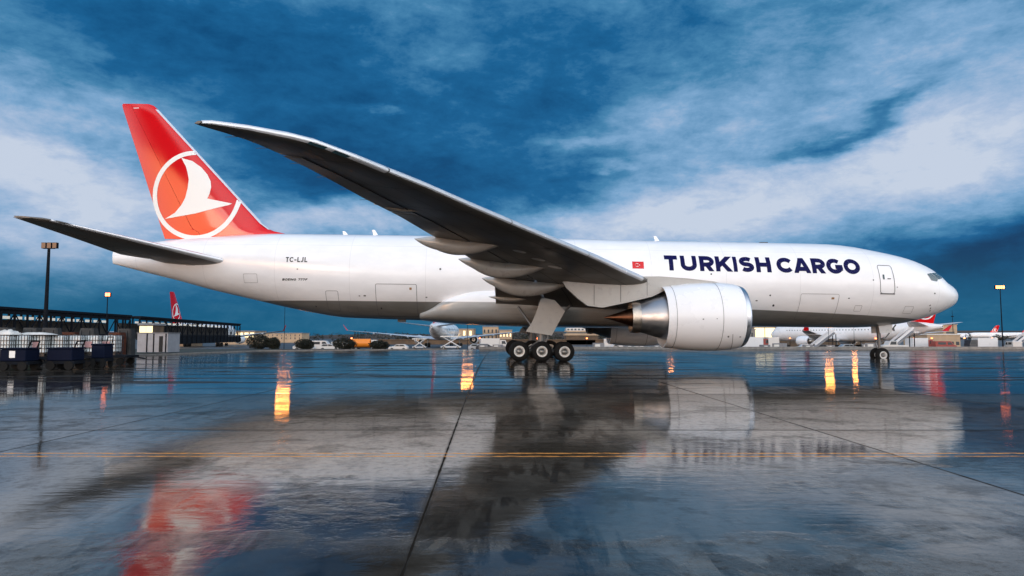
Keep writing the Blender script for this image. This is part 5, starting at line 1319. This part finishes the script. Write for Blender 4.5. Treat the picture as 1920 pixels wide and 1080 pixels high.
# shrink-wrapped pallet stacks in the gloom behind the tanks
rp = random.Random(5)
PC = [mat('wrapped_load_%s' % n, c, .7, vary=.3, vscale=2., ior=1.25) for n, c in (('brown', (.075, .05, .03)), ('grey', (.06, .06, .06)), ('green', (.03, .045, .03)), ('rust', (.10, .035, .02)))]
def V_stack(m, h):
    root = empty('wrapped_pallet'); b = MB(); 
    for x in (-.5, 0, .5): b.box(x - .06, x + .06, -.5, .5, 0, .1)
    b.box(-.6, .6, -.5, .5, .101, .14); b.build('pallet', 'brownwall', root)
    b = MB(); n = 5; rings = []
    for k in range(n + 1):
        z = .14 + h * k / n; q = 1 - .06 * rp.random() - (.12 if k == n else 0)
        rings.append([(x * q * .56 + rp.uniform(-.02, .02), y * q * .46 + rp.uniform(-.02, .02), z) for x, y in ((-1, -.8), (-.8, -1), (.8, -1), (1, -.8), (1, .8), (.8, 1), (-.8, 1), (-1, .8))])
    b.loft(rings); b.build('load', m, root, bevel=.02)
    b = MB()
    for x in (-.3, .3): b.bar((x, -.475, .1), (x, -.475, .14 + h * .93), .03, .02)
    b.build('strap', 'steel', root); return root
STK = [V_stack(PC[k], (1.5, 2.1, 1.2, 1.8)[k]) for k in range(4)]
LB = ['brown wrapped pallet load in the dark row behind the caged tanks', 'grey wrapped pallet load in the dark row behind the caged tanks', 'green wrapped pallet load in the dark row behind the caged tanks', 'rust-coloured wrapped pallet load in the dark row behind the caged tanks']
for k in range(15):
    j = [0, 1, 3, 2, 1, 0, 1, 2, 3, 0, 1, 2, 0, 3, 1][k]; o = STK[j] if k in (0, 1, 2, 3) else copy_tree(STK[j])
    px = -6 + k * 17.5; Y = 46 + .5 * k + (k % 3) * .8; o.location = ((px - 960) / 1280 * Y, Y, 0); o.rotation_euler.z = rp.uniform(-.2, .2)
    tag(o, LB[j], 'pallet load', 'wrapped pallet loads behind the tanks')
# dark blue towed carts in front
def V_cart():
    root = empty('utility_cart')
    b = MB(); b.box(-.62, .62, -.5, .5, .45, 1.02); b.build('body', 'blue', root, bevel=.05)
    b = MB(); b.box(-.66, .66, -.54, .54, 1.022, 1.10); b.build('lid', 'blue', root, bevel=.03)
    b = MB(); b.box(-.7, .7, -.45, .45, .3, .448); b.bar((-.7, 0, .36), (-1.4, 0, .3), .06); b.build('chassis', 'steel', root)
    b = MB(); b.bar((.6, -.3, 1.1), (.72, -.3, 1.4), .05); b.bar((.6, .3, 1.1), (.72, .3, 1.4), .05); b.bar((.72, -.3, 1.4), (.72, .3, 1.4), .05); b.build('handle', 'steel', root)
    for x in (-.45, .45):
        for s_ in (-1, 1):
            b = MB(); b.tube((x, s_ * .42 - .07, .22), (x, s_ * .42 + .07, .22), .22, .22, 16); b.build('wheel', 'tyre', root, smooth=40)
    return root
CT = V_cart()
for k, (px, Y, lab) in enumerate(((38, 33.2, 'dark blue utility cart with a white notice, nearest the left edge'), (124, 34.0, 'dark blue utility cart with raised handle, middle of the three'), (192, 35.8, 'narrow dark blue utility cart at the right end of the caged tanks'))):
    o = CT if k == 0 else copy_tree(CT); o.location = (at(px, 660, Y).x, Y, 0); tag(o, lab, 'cart', 'dark blue utility carts')
    if k == 2: o.scale = (.55, .8, 1.15)
b = MB(); b.box(-.16, .12, -.512, -.503, .62, .95); b.build('notice', 'rimw', CT)
